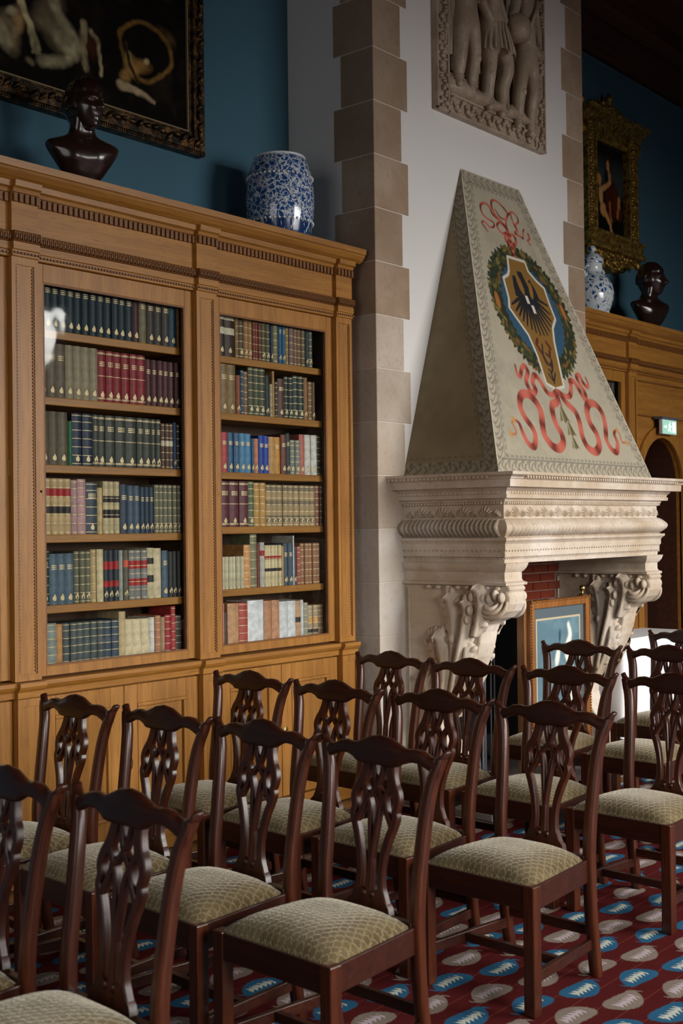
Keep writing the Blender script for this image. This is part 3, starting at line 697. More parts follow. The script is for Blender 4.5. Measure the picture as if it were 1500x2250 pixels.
for k in range(60):
    x = RX0 + bw + (RX1 - RX0 - 2 * bw) * k / 59
    m.sphere((x, YB - .045, RZ0 + bw / 2 + .034 * math.sin(k * .9)), (rr.uniform(.012, .026), .022, rr.uniform(.012, .024)), 7, 5)
stuff(m.build('foliage_carving', RELIEF, rl, smooth=True))
m = MB(); P = []
for i in range(40):
    x = RX0 + bw - .03 + (RX1 - RX0 - 2 * bw + .06) * i / 39; h = .05 + .03 * math.sin(i * .5) + .02 * math.sin(i * 1.3)
    zt = RZ0 + bw + h + .05 * (1 - i / 39)
    e = .3 + .7 * min(1, i / 4, (39 - i) / 4)
    P.append([(x, YB - .01, RZ0 + bw), (x, YB - .085 * e, RZ0 + bw + .005), (x, YB - (.10 + .01 * math.sin(i)) * e, (RZ0 + bw + zt) / 2), (x, YB - .075 * e, zt), (x, YB - .012, zt + .015)])
m.grid(P).build('rocky_ground', RELIEF, rl, smooth=True)
def skin_body(name, nodes, edges, mat, parent, root=0, flat_y=1.0, sub=2):
    me = bpy.data.meshes.new(name); off = WL[parent.name]
    me.from_pydata([(n[0] - off[0], n[1] - off[1], n[2] - off[2]) for n in nodes], edges, [])
    o = bpy.data.objects.new(name, me); COL.objects.link(o); o.parent = parent; WL[o.name] = off
    sk = o.modifiers.new('skin', 'SKIN'); sk.use_smooth_shade = True
    for i, n in enumerate(nodes):
        me.skin_vertices[0].data[i].radius = (n[3], n[3] * flat_y); me.skin_vertices[0].data[i].use_root = (i == root)
    if sub: s_ = o.modifiers.new('sub', 'SUBSURF'); s_.levels = sub; s_.render_levels = sub
    me.materials.append(mat); return o
yb = YB - .07
skin_body('carved_figure', [(6.80, yb, 5.10, .085), (6.80, yb, 5.28, .085), (6.80, yb, 5.45, .10), (6.80, yb, 5.58, .04), (6.81, yb - .01, 5.70, .065), (6.735, yb - .01, 4.98, .075), (6.71, yb - .03, 4.80, .052), (6.715, yb - .01, 4.72, .055), (6.72, yb, 4.58, .03), (6.70, yb - .03, 4.555, .026), (6.87, yb, 4.98, .075), (6.885, yb - .02, 4.79, .05), (6.88, yb, 4.71, .053), (6.865, yb, 4.56, .03), (6.86, yb - .03, 4.535, .026), (6.90, yb, 5.50, .05), (6.95, yb, 5.32, .04), (6.90, yb - .03, 5.16, .03), (6.70, yb, 5.50, .05), (6.67, yb, 5.30, .04), (6.72, yb - .02, 5.14, .03)],
    [(0, 1), (1, 2), (2, 3), (3, 4), (0, 5), (5, 6), (6, 7), (7, 8), (8, 9), (0, 10), (10, 11), (11, 12), (12, 13), (13, 14), (2, 15), (15, 16), (16, 17), (2, 18), (18, 19), (19, 20)], RELIEF, rl)
skin_body('carved_figure', [(7.13, yb, 5.06, .09), (7.10, yb, 5.24, .085), (7.06, yb, 5.40, .095), (7.05, yb, 5.53, .04), (7.04, yb - .01, 5.64, .062), (7.08, yb - .01, 4.92, .07), (7.06, yb - .03, 4.75, .048), (7.07, yb, 4.66, .05), (7.085, yb, 4.51, .03), (7.06, yb - .03, 4.49, .026), (7.23, yb - .02, 4.95, .075), (7.26, yb - .04, 4.80, .055), (7.25, yb, 4.69, .056), (7.235, yb, 4.50, .032), (7.22, yb - .03, 4.475, .028), (6.98, yb, 5.42, .05), (6.96, yb - .02, 5.22, .042), (7.10, yb - .04, 5.05, .03), (7.15, yb, 5.42, .05), (7.22, yb, 5.26, .04), (7.26, yb - .03, 5.12, .03)],
    [(0, 1), (1, 2), (2, 3), (3, 4), (0, 5), (5, 6), (6, 7), (7, 8), (8, 9), (0, 10), (10, 11), (11, 12), (12, 13), (13, 14), (2, 15), (15, 16), (16, 17), (2, 18), (18, 19), (19, 20)], RELIEF, rl)
skin_body('carved_figure', [(7.55, yb, 5.02, .085), (7.56, yb, 5.22, .085), (7.57, yb, 5.42, .10), (7.57, yb, 5.55, .04), (7.56, yb, 5.68, .065), (7.49, yb - .01, 4.90, .07), (7.45, yb - .02, 4.72, .05), (7.455, yb, 4.63, .052), (7.45, yb, 4.48, .028), (7.43, yb - .03, 4.45, .026), (7.61, yb - .01, 4.90, .07), (7.62, yb - .03, 4.72, .05), (7.62, yb, 4.63, .052), (7.62, yb, 4.46, .03), (7.60, yb - .03, 4.43, .026), (7.48, yb, 5.46, .05), (7.40, yb - .02, 5.28, .04), (7.33, yb - .03, 5.18, .03), (7.66, yb, 5.46, .05), (7.70, yb, 5.28, .04), (7.72, yb - .02, 5.12, .03)],
    [(0, 1), (1, 2), (2, 3), (3, 4), (0, 5), (5, 6), (6, 7), (7, 8), (8, 9), (0, 10), (10, 11), (11, 12), (12, 13), (13, 14), (2, 15), (15, 16), (16, 17), (2, 18), (18, 19), (19, 20)], RELIEF, rl)
# kilt, cloaks, helmet, staff of the carved figures
m = MB(); P = []
for i in range(9):
    s = i / 8; P.append([(7.15 + (.10 + .06 * s) * math.cos(t) + .02 * s, yb - .0 - (.085 + .035 * s + .010 * math.cos(t * 14)) * math.sin(t), 5.10 - .22 * s + .02 * math.sin(t * 7) * s) for t in np.linspace(0, PI, 40)])
m.grid(P).build('carved_kilt', RELIEF, rl, smooth=True)
m = MB()
for x0, x1, zt, zb_ in ((6.72, 6.66, 5.45, 4.75), (6.93, 6.97, 5.3, 4.72), (7.68, 7.70, 5.45, 4.55), (7.38, 7.34, 5.45, 4.95)):
    P = []
    for i in range(12):
        s = i / 11; P.append([(x0 + (x1 - x0) * s + (.04 + .025 * s) * u, YB - .02 - .04 * (1 - u * u) - .012 * math.cos(u * 9 + s), zt + (zb_ - zt) * s) for u in np.linspace(-1, 1, 13)])
    m.grid(P)
m.build('carved_drapery', RELIEF, rl, smooth=True)
m = MB(); r2 = random.Random(12)                         # narrow cloth folds, straps and sandal bands cut over the bodies
for x0, x1, zt, zb_, yy in ((6.64, 6.68, 5.5, 4.66, .03), (6.67, 6.72, 5.4, 4.7, .03), (6.96, 6.93, 5.5, 4.70, .03), (6.99, 7.0, 5.35, 4.62, .02), (7.33, 7.36, 5.5, 4.9, .03), (7.38, 7.36, 5.05, 4.56, .03), (7.69, 7.67, 5.4, 4.5, .04), (7.72, 7.715, 5.4, 4.5, .03), (7.53, 7.54, 4.96, 4.52, .05)):
    m.tube([(x0 + (x1 - x0) * s + .012 * math.sin(s * 7 + x0 * 40), YB - yy - .012, zt + (zb_ - zt) * s) for s in np.linspace(0, 1, 14)], [.006 + .012 * math.sin(PI * (k + .6) / 14.2) for k in range(14)], 7)
for a in np.linspace(.15, PI - .15, 11):                 # pleats of the kilt
    m.tube([(7.15 + (.10 + .06 * s) * math.cos(a) + .02 * s, yb - (.090 + .038 * s) * math.sin(a), 5.09 - .20 * s) for s in np.linspace(0, 1, 6)], [.005, .008, .010, .011, .012, .008], 6)
for fx, fz in ((6.715, 4.76), (6.885, 4.75), (7.06, 4.70), (7.255, 4.745), (7.455, 4.675), (7.62, 4.675)): m.sphere((fx, yb - .048, fz + .03), (.03, .022, .034), 10, 8)
for fx, fz in ((6.72, 4.60), (6.87, 4.59), (7.08, 4.54), (7.235, 4.54), (7.45, 4.51), (7.62, 4.50)):
    for q in (0, .022): m.tube([(fx + .036 * math.cos(t), yb - .036 * math.sin(t), fz + q) for t in np.linspace(0, PI, 10)], .006, 6)
m.tube([(6.70, yb - .05, 5.48), (6.80, yb - .10, 5.34), (6.90, yb - .085, 5.16)], .014, 6); m.tube([(7.64, yb - .06, 5.46), (7.56, yb - .10, 5.3), (7.47, yb - .085, 5.12)], .014, 6)
stuff(m.build('carved_folds', RELIEF, rl, smooth=True))
m = MB(); m.lathe([(.02, -.10), (.09, -.08), (.105, -.02), (.10, .04), (.07, .08), (.02, .10)], (7.40, YB - .10, 5.14), 18)
m.tube([(7.46, YB - .1, 5.10), (7.60, YB - .11, 5.04), (7.72, YB - .11, 5.02)], [.05, .04, .03], 8); m.tube([(7.325, YB - .07, 5.5), (7.325, YB - .07, 4.56)], .012, 6)
m.build('carved_helmet', RELIEF, rl, smooth=True)
# ================================================================== BOOKCASES
YD = 4.84          # plane of the glazed doors
def mould_x(m, prof, x0, x1, y):            # profile (outward, z) run along X in front of plane y
    m.prism([(y - d, z) for d, z in prof], x0, x1, 'x')
PW = .147
PIL = [3.340, 4.499, 5.643]                 # left edges of the pilasters
def entablature(name, x0, x1, pil, label, retR=False, retL=False):
    t = thing(name, ((x0 + x1) / 2, 4.85, 2.92), label, 'cornice')
    cor = [(0, 3.21), (.012, 3.212), (.018, 3.228), (.032, 3.236), (.036, 3.262), (.058, 3.276), (.074, 3.296), (.078, 3.306), (.086, 3.31), (.09, 3.342), (-.05, 3.342), (-.05, 3.21)]
    segs = []; xs = x0
    for p in pil:
        if p > xs: segs.append((xs, p, 0))
        segs.append((p, p + PW, .028)); xs = p + PW
    if xs < x1: segs.append((xs, x1, 0))
    mc = MB(); mould_x(mc, [(d, z) for d, z in cor[4:10]] + [(-.05, 3.342), (-.05, 3.262)], x0, x1 + (.06 if retR else 0), YD - .02)
    mc.box(x0, x1 + (.03 if retR else 0), YD - .01, YW - .002, 3.30, 3.342)
    mc.build('cornice_moulding', OAKX, t)
    dn = MB()
    for a, b, e in segs:
        yf = YD - .012 - e; res = e > 0
        m = MB(); mould_x(m, [(d, z) for d, z in cor[:5]] + [(-.05, 3.262), (-.05, 3.21)], a, b, yf); m.build('bed_moulding', OAKX, t)
        MB().box(a, b, yf, YD + .05, 3.03, 3.212).build('frieze_panel', OAKX, t)
        m = MB(); mould_x(m, [(0, 2.915), (.006, 2.918), (.006, 2.945), (.014, 2.948), (.014, 2.982), (0, 2.983), (-.06, 2.983), (-.06, 2.915)], a, b, yf); m.build('architrave', OAKX, t)
        m = MB(); mould_x(m, [(0, 2.983), (.012, 2.986), (.022, 3.0), (.026, 3.022), (.018, 3.032), (-.06, 3.032), (-.06, 2.983)], a, b, yf); m.build('ovolo_moulding', OAKC, t)
        x = a + .004
        while x < b - .012:
            dn.box(x, x + .019, yf - .016, yf, 3.168, 3.207); x += .031
        x = a + .008
        while x < b - .006:      # egg-and-dart on the ovolo, bead string below
            dn.sphere((x, yf - .024, 3.006), (.008, .01, .016), 6, 4); dn.box(x + .010, x + .014, yf - .03, yf - .01, 2.99, 3.026); x += .024
        x = a + .006
        while x < b - .004:
            dn.box(x, x + .013, yf - .014, yf - .004, 2.927, 2.937); x += .019
    stuff(dn.build('dentil_and_bead_carving', OAKC, t))
    return t
entablature('bookcase_cornice', 2.1, 5.793, PIL, 'carved oak cornice with dentils along the top of the left bookcases', True)

def pilaster(x, parent, z0=.948, z1=2.915, base=False):
    y = YD - .028 if not base else 4.792
    o = MB().box(x, x + PW, y, y + .06, z0, z1).build('pilaster', OAKZ, parent, bevel=.002, seg=1)
    m = MB(); w = .022                                  # raised border around a sunk field
    m.box(x, x + w, y - .008, y, z0, z1); m.box(x + PW - w, x + PW, y - .008, y, z0, z1); m.box(x + w, x + PW - w, y - .008, y, z0, z0 + .03); m.box(x + w, x + PW - w, y - .008, y, z1 - .035, z1)
    m.build('border', OAKZ, o)
    if not base:
        m = MB(); z = z0 + .04
        while z < z1 - .05:
            for xx in (x + w + .006, x + PW - w - .006): m.box(xx - .004, xx + .004, y - .006, y, z, z + .011)
            z += .016
        stuff(m.build('bead_string', OAKC, o))
    return o
GX = .053      # width of the door stiles
SH_L = [2.612, 2.289, 1.962, 1.624, 1.284]; SH_R = [2.602, 2.286, 1.957, 1.652, 1.305]
def unit(name, x0, x1, shelves, label, pil_right=False, stile_only=False):
    """glazed upper bookcase between two pilasters; x0 = left edge of its left pilaster"""
    t = thing(name, ((x0 + x1) / 2, 5.0, .945), label, 'bookcase', 'glazed oak bookcases')
    a, b = x0 + PW, x1                                   # door from a to b
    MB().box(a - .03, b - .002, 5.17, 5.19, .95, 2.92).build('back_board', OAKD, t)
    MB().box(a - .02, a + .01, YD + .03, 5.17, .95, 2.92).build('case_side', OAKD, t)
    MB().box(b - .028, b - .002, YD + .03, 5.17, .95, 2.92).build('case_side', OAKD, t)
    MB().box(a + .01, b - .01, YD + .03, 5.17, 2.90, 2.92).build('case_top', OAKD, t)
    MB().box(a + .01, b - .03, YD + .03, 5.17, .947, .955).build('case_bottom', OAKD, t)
    for z in shelves: MB().box(a + .012, b - .029, YD + .05, 5.165, z - .04, z).build('shelf', OAKX, t, bevel=.004)
    pilaster(x0, t)
    if pil_right:
        pilaster(x1, t); MB().box(x1 + PW - .02, x1 + PW, YD + .03, 5.17, .95, 2.92).build('case_side', OAKZ, t)
    m = MB(); y = YD                                     # door leaf: stiles and rails round the pane
    zt, zb = 2.825, 1.0
    m.box(a, a + GX, y, y + .028, .955, 2.913); m.box(b - GX + .0, b, y, y + .028, .955, 2.913)
    m.box(a + GX, b - GX, y, y + .028, .955, zb); m.box(a + GX, b - GX, y, y + .028, zt, 2.913)
    d = m.build('door', OAKZ, t, bevel=.002, seg=1)
    m = MB()
    for q in ((a + GX, a + GX + .008, zb, zt), (b - GX - .008, b - GX, zb, zt), (a + GX + .008, b - GX - .008, zb, zb + .008), (a + GX + .008, b - GX - .008, zt - .008, zt)):
        m.box(q[0], q[1], y + .002, y + .02, q[2], q[3])
    m.build('glazing_bead', OAKC, d)
    MB().box(a + GX + .003, b - GX - .003, y + .012, y + .016, zb + .003, zt - .003).build('glass_pane', GLASS, d)
    for z in (2.72, 1.9, 1.1): MB().box(b - .006, b - .0005, y - .005, y + .006, z, z + .075).build('hinge', BRASS, d)
    MB().lathe([(.001, 0), (.006, 0), (.006, .012), (.001, .012)], (0, 0, 0), 10).build('keyhole', SOOT_SHADE, d, local=True)
    k = [o for o in bpy.data.objects if o.parent == d and o.name.startswith('keyhole')][-1]
    k.rotation_euler = (PI / 2, 0, 0); wl = WL[t.name]; k.location = (a + .03 - wl[0], y + .008 - wl[1], 1.83 - wl[2])
    return t
unit('glazed_bookcase', 2.185, 3.340, SH_L, 'glazed oak bookcase cut off by the left edge of the photo')
unit('glazed_bookcase', PIL[0], PIL[1], SH_L, 'glazed oak bookcase full of books below the dark bust')
unit('glazed_bookcase', PIL[1], PIL[2], SH_R, 'glazed oak bookcase full of books beside the chimney breast', True)
# continuous ledge and the cupboards below
t = thing('bookcase_ledge', (4.0, 4.83, .87), 'moulded oak ledge running between the bookcases and the cupboards', 'ledge')
xs = 2.1
for p in PIL + [99]:
    for a, b, e in ((xs, min(p, 5.79), 0), (p, p + PW, .026)):
        if a >= b or a > 5.7: continue
        m = MB(); mould_x(m, [(0, .868), (.012, .872), (.014, .9), (.026, .912), (.034, .925), (.034, .944), (-.2, .946), (-.2, .868)], a, b, 4.822 - e); m.build('ledge_section', OAKX, t)
    xs = p + PW
def base_unit(x0, x1, label, pil_right=False):
    t = thing('base_cupboard', ((x0 + x1) / 2, 5.0, 0), label, 'cupboard', 'oak cupboards below the bookcases')
    a, b = x0 + PW, x1
    MB().box(a - .04, b - .002, 4.845, 5.40, .0, .868).build('carcass', OAKZ, t)
    MB().box(x0, b + (PW if pil_right else 0), 4.80, 4.85, 0, .10).build('plinth', OAKX, t, bevel=.004)
    pilaster(x0, t, .10, .868, True)
    if pil_right:
        pilaster(x1, t, .10, .868, True); MB().box(x1 + PW - .03, x1 + PW, 4.83, 5.4, 0, .868).build('end_panel', OAKZ, t)
    mid = (a + b) / 2
    for q0, q1, s in ((a + .004, mid - .002, 0), (mid + .002, b - .004, 1)):
        m = MB(); y = 4.822; w = .085
        m.box(q0, q0 + w, y, y + .024, .106, .862); m.box(q1 - w, q1, y, y + .024, .106, .862); m.box(q0 + w, q1 - w, y, y + .024, .106, .20); m.box(q0 + w, q1 - w, y, y + .024, .765, .862)
        d = m.build('cupboard_door', OAKZ, t, bevel=.002, seg=1)
        m = MB(); m.box(q0 + w, q1 - w, y + .012, y + .022, .20, .765)
        pr = [(0, 0), (.006, -.004), (.016, 0), (.02, .008)]
        for (u0, u1, v0, v1) in ((q0 + w, q1 - w, .20, .218), (q0 + w, q1 - w, .747, .765)): m.box(u0, u1, y - .004, y + .014, v0, v1)
        for (u0, u1, v0, v1) in ((q0 + w, q0 + w + .018, .218, .747), (q1 - w - .018, q1 - w, .218, .747)): m.box(u0, u1, y - .004, y + .014, v0, v1)
        m.build('raised_panel', OAKZ, d, bevel=.004)
        if s == 1:
            e = MB().lathe([(.001, 0), (.016, 0), (.019, .003), (.012, .005), (.001, .005)], (0, 0, 0), 14, 1, 1.9).build('escutcheon', BRASS, d, local=True)
            wl = WL[t.name]; e.rotation_euler = (PI / 2, 0, 0); e.location = (q0 + .03 - wl[0], y - wl[1], .47)
    return t
base_unit(2.185, 3.340, 'oak cupboard base at the left edge of the photo')
base_unit(PIL[0], PIL[1], 'two-door oak cupboard below the bookcase with the bust on top')
base_unit(PIL[1], PIL[2], 'two-door oak cupboard below the bookcase beside the chimney breast', True)

# ================================================================== BOOKS
BK = {}
def bookmat(c, leather=.35):
    k = tuple(c)
    if k not in BK:
        l = lin(c); m = M('book_%d_%d_%d' % k, rough=.5, spec=.35); n = m.noise(28, 4); r = m.rand()
        col = m.mix(n.step(.3, .75), tuple(x * .72 for x in l), tuple(min(1, x * 1.18 + .004) for x in l)); col = m.mix(r * .35, col, tuple(x * .6 for x in l))
        m.set('Base Color', col); BK[k] = m.m
    return BK[k]
ORD = ['first', 'second', 'third', 'fourth', 'fifth', 'sixth', 'seventh', 'eighth', 'ninth', 'tenth', 'eleventh', 'twelfth', 'thirteenth', 'fourteenth', 'fifteenth', 'sixteenth', 'seventeenth', 'eighteenth', 'nineteenth', 'twentieth'] + ['twenty-' + q for q in ('first', 'second', 'third', 'fourth', 'fifth', 'sixth', 'seventh', 'eighth', 'ninth')] + ['thirtieth']
ROWN = ['top', 'second', 'third', 'fourth', 'fifth', 'bottom']
MESHC = {}
def spine_y(u, w): return .010 * (1 - (2 * u / w) ** 2) * min(1, w / .03)      # bulge of the spine
def book_mesh(w, h, d, c):
    k = ('b', round(w, 4), round(h, 4), tuple(c))
    if k not in MESHC:
        sec = [(u, -spine_y(u, w)) for u in np.linspace(-w / 2, w / 2, 6)] + [(w / 2, d), (w / 2 - .003, d), (w / 2 - .003, .012), (-w / 2 + .003, .012), (-w / 2 + .003, d), (-w / 2, d)]
        m = MB().prism(sec, 0, h, 'z'); MESHC[k] = m.mesh('book', bookmat(c), smooth=40)
    return MESHC[k]
def page_mesh(w, h, d):
    k = ('p', round(w, 4), round(h, 4))
    if k not in MESHC: MESHC[k] = MB().box(-w / 2 + .0032, w / 2 - .0032, .0125, d - .005, .004, h - .005).mesh('page_block', PAGE)
    return MESHC[k]
def band(m, w, z0, z1, out):
    us = np.linspace(-w / 2 * .98, w / 2 * .98, 6)
    m.grid([[(u, -spine_y(u, w) - out, z0), (u, -spine_y(u, w) - out, z1)] for u in us])
def deco_mesh(kind, w, h, extra=None):
    k = (kind, round(w, 4), round(h, 4), extra)
    if k in MESHC: return MESHC[k]
    m = MB()
    if kind == 'bands':
        for f in extra: band(m, w, h * f - .0016, h * f + .0016, .0012)
        mat = GILT
    elif kind == 'title':
        for i in range(3): 
            f = .76 - i * .035; us = np.linspace(-w * .33, w * .33, 5)
            for a, b in zip(us[:-1], us[1:]): m.add([(a, -spine_y(a, w) - .0012, h * f), (b - .001, -spine_y(b, w) - .0012, h * f), (b - .001, -spine_y(b, w) - .0012, h * f + .005), (a, -spine_y(a, w) - .0012, h * f + .005)], [(0, 1, 2, 3)])
        mat = GILT
    elif kind == 'emblem':       # gilt crest near the foot of the spine
        q = [(0, .034), (.004, .03), (.005, .025), (.010, .02), (.012, .012), (.009, .004), (0, 0), (-.009, .004), (-.012, .012), (-.010, .02), (-.005, .025), (-.004, .03)]
        s = min(1., w / .034); z0 = h * .075
        m.add([(u * s, -spine_y(u * s, w) - .0014, z0 + v) for u, v in q], [tuple(range(12))]); mat = GILT
    else:
        mat = bookmat(extra[1])
        for f0, f1 in extra[0]: band(m, w, h * f0, h * f1, .0010)
    MESHC[k] = m.mesh({'bands': 'gilt_bands', 'title': 'gilt_title', 'emblem': 'gilt_crest'}.get(kind, 'spine_label'), mat); return MESHC[k]
CN = {}
def cname(c):
    import colorsys
    h, s, v = colorsys.rgb_to_hsv(*[x / 255 for x in c]); h *= 360
    if v < .2: return 'black'
    if s < .16: return 'white' if v > .75 else ('pale grey' if v > .55 else ('grey' if v > .35 else 'dark grey'))
    d = 'dark ' if v < .38 else ('' if v < .72 else 'light ')
    if h < 14 or h > 335: return d + ('red' if s > .45 else 'pink' if v > .55 else 'maroon')
    if h < 26: return d + ('orange-brown' if s > .5 else 'rosy brown')
    if h < 48: return d + ('brown' if v < .5 else 'tan' if v < .78 else 'cream')
    if h < 75: return d + ('olive' if v < .7 else 'cream')
    if h < 165: return d + 'green'
    if h < 200: return d + 'teal'
    if h < 260: return d + 'blue'
    return d + 'purple'
def row(x0, x1, z, hmax, runs, bay, rown):
    tot = sum(n * w for n, w, *_ in runs); sc = (x1 - x0) / tot; x = x0; idx = 0
    for n, w, hf, c, st, *ex in runs:
        for i in range(n):
            ww = w * sc; x += ww
            if c is None: continue
            wb = ww - .0012; h = hmax * hf * (1 + (R.uniform(-.012, .012) if 'v' in st else 0)); dep = .17
            o = bpy.data.objects.new('book', book_mesh(wb, round(h, 3), dep, c)); COL.objects.link(o)
            o.location = (x - ww / 2, 4.905 + R.uniform(0, .008), z + .0005)
            tag(o, '%s %s spine, %s book from the left on %s shelf of %s' % (cname(c), 'gilt' if any(q in st for q in 'bte') else 'plain', ORD[idx], ROWN[rown], bay), 'book', 'books on the %s shelf of %s' % (ROWN[rown], bay))
            idx += 1
            def kid(me): 
                k = bpy.data.objects.new(me.name.split('.')[0], me); COL.objects.link(k); k.parent = o
            h3 = round(h, 3)
            kid(page_mesh(wb, h3, dep))
            if 'b' in st: kid(deco_mesh('bands', wb, h3, (.04, .2, .36, .52, .68, .84, .96)))
            if 'c' in st: kid(deco_mesh('bands', wb, h3, (.05, .07, .5, .93, .95)))
            if 't' in st: kid(deco_mesh('title', wb, h3))
            if 'e' in st: kid(deco_mesh('emblem', wb, h3))
            for lab in ex: kid(deco_mesh('label', wb, h3, lab))
LB = 'left bookcase'; RB_ = 'right bookcase'
NV = (20, 44, 54); RD = (132, 30, 40); MR = (84, 34, 40); BG = (150, 138, 112); BR = (98, 84, 68); DG = (58, 62, 56); OL = (104, 98, 76); CR = (206, 190, 150); TN = (184, 148, 100); SB = (78, 100, 116); WH = (214, 214, 210)
RL = lambda *f: ((f), (168, 38, 40)); KL = lambda *f: ((f), (40, 34, 36)); CL = lambda *f: ((f), (214, 204, 178))
xl0, xl1 = PIL[0] + PW + .014, PIL[1] - .03
xr0, xr1 = PIL[1] + PW + .014, PIL[2] - .03
zL = [2.612, 2.289, 1.962, 1.624, 1.284, .957]; zR = [2.602, 2.286, 1.957, 1.652, 1.305, .957]
row(xl0, xl1, zL[0], .262, [(1, 40, 1, (40, 92, 84), 'e'), (13, 47, 1, NV, 'te'), (1, 45, .98, (66, 30, 36), 'e'), (1, 50, .99, (120, 112, 82), 't'), (3, 52, .97, (60, 54, 50), 'te'), (1, 55, .95, (24, 66, 86), 'e'), (1, 22, .94, (150, 110, 62), '')], LB, 0)
row(xl0, xl1, zL[1], .262, [(4, 58, 1, (104, 92, 78), 'te'), (4, 55, 1, BG, 'e'), (6, 57, .98, RD, 'tce'), (6, 45, .92, (74, 30, 36), 'te')], LB, 1)
row(xl0, xl1, zL[2], .258, [(4, 60, 1, (96, 84, 66), 'e'), (1, 30, .84, (38, 104, 72), ''), (2, 65, 1, (34, 48, 68), 'be'), (1, 42, 1, DG, 'tce'), (1, 50, 1, DG, 'tce'), (1, 66, 1, DG, 'tce'), (2, 75, 1, DG, 'tce'), (1, 50, 1, DG, 'tce'), (1, 55, 1, DG, 'tce'), (2, 38, 1, DG, 'tce'), (3, 29, .93, (92, 70, 58), 'b', CL((.5, .62))), (1, 28, .96, (34, 62, 96), 'e'), (1, 34, .93, (38, 34, 30), 'b')], LB, 2)
row(xl0, xl1, zL[3], .272, [(6, 43, 1, (196, 168, 122), 'b', RL((.68, .82)), KL((.38, .5))), (1, 42, .98, (176, 142, 142), 'b'), (1, 54, 1, (190, 146, 146), 'b'), (1, 75, .95, (52, 66, 78), 'bte'), (1, 35, .85, (200, 176, 128), ''), (3, 38, .97, (196, 180, 140), 'b', KL((.6, .72), (.3, .46))), (1, 52, .92, (48, 66, 84), 'te'), (2, 44, .9, (66, 84, 104), 'te'), (3, 35, .88, (40, 58, 78), 'te'), (6, 34, .93, (112, 110, 90), 'be')], LB, 3)
row(xl0, xl1, zL[4], .268, [(2, 58, 1, (38, 66, 60), 'bte'), (3, 53, .92, SB, 'te'), (3, 37, .96, (104, 104, 84), 'be'), (1, 38, .98, (190, 164, 118), 'b'), (1, 45, .98, CR, ''), (3, 37, .96, (40, 48, 58), 'e', RL((.62, .78), (.28, .4))), (1, 28, .95, (160, 168, 160), ''), (1, 38, .95, (98, 92, 76), 'e', ((((.66, .8),)), (206, 92, 64))), (3, 45, .95, (128, 128, 126), 'b', RL((.62, .78), (.28, .42))), (1, 50, .98, (196, 184, 146), '', KL((.68, .8), (.32, .46))), (1, 55, .97, (208, 192, 158), ''), (1, 48, .92, (72, 92, 110), 'te'), (3, 36, .9, (40, 42, 40), 'e')], LB, 4)
row(xl0, xl1, zL[5], .245, [(2, 50, 1, (206, 150, 122), 'b'), (1, 60, .98, (128, 138, 132), 'b'), (1, 45, .95, (184, 134, 82), ''), (6, 46, .96, (74, 84, 84), 'b'), (2, 50, .95, (58, 74, 90), 'b'), (1, 48, 1.1, (206, 182, 138), ''), (3, 60, .92, (214, 198, 162), 'v'), (1, 38, .93, (216, 214, 214), 'b'), (1, 42, .96, (186, 126, 92), 'b'), (1, 32, .92, (168, 142, 112), ''), (1, 46, .96, (166, 42, 52), 'b'), (1, 36, 1.13, (170, 56, 58), 'b'), (1, 58, .93, (88, 76, 66), 'b')], LB, 5)
row(xr0, xr1, zR[0], .268, [(1, 26, 1, (34, 54, 74), 'be'), (2, 48, 1, (60, 42, 34), 'e', CL((.76, .9), (.46, .6))), (1, 68, 1, (60, 42, 34), 'e', CL((.76, .9), (.46, .6))), (1, 22, .97, (150, 118, 70), 'b'), (1, 38, 1, (84, 66, 48), 'be'), (2, 30, .98, (160, 120, 76), 'be'), (3, 20, .95, (126, 58, 46), 'b'), (2, 31, .95, (88, 84, 54), 'be'), (1, 20, .93, (40, 56, 92), 'e'), (1, 36, .94, (128, 122, 80), 'b'), (2, 26, .95, (46, 96, 138), 'te'), (1, 28, .93, (150, 122, 60), 'b'), (1, 32, .94, (122, 104, 104), 'b'), (1, 28, .93, (138, 92, 74), 'b'), (2, 31, .93, (112, 92, 64), 'b'), (1, 25, .92, (36, 58, 66), 'e'), (1, 30, .92, (88, 92, 80), 'be'), (1, 62, 1, None, '')], RB_, 0)
row(xr0, xr1, zR[1], .272, [(2, 36, .98, (170, 116, 58), 'be'), (1, 10, 1, None, ''), (2, 52, 1, (138, 112, 72), 'te'), (1, 30, .8, (136, 74, 54), 'e'), (1, 20, .92, (52, 88, 116), 'b'), (1, 31, .9, (128, 96, 70), 'b'), (3, 39, 1, (72, 78, 54), 'be'), (1, 29, .88, (40, 48, 58), 'e'), (1, 20, .7, (162, 150, 118), 'b'), (1, 15, .98, (176, 138, 84), ''), (1, 20, .76, (64, 52, 36), 'b'), (1, 46, .84, (92, 62, 52), 'te'), (2, 31, .9, (40, 52, 46), 'be'), (2, 40, .94, (42, 56, 50), 'be'), (1, 31, .93, (148, 104, 62), 'e'), (1, 29, .85, (124, 98, 52), 'b'), (1, 25, .85, (98, 66, 50), 'e'), (1, 42, 1, None, '')], RB_, 1)
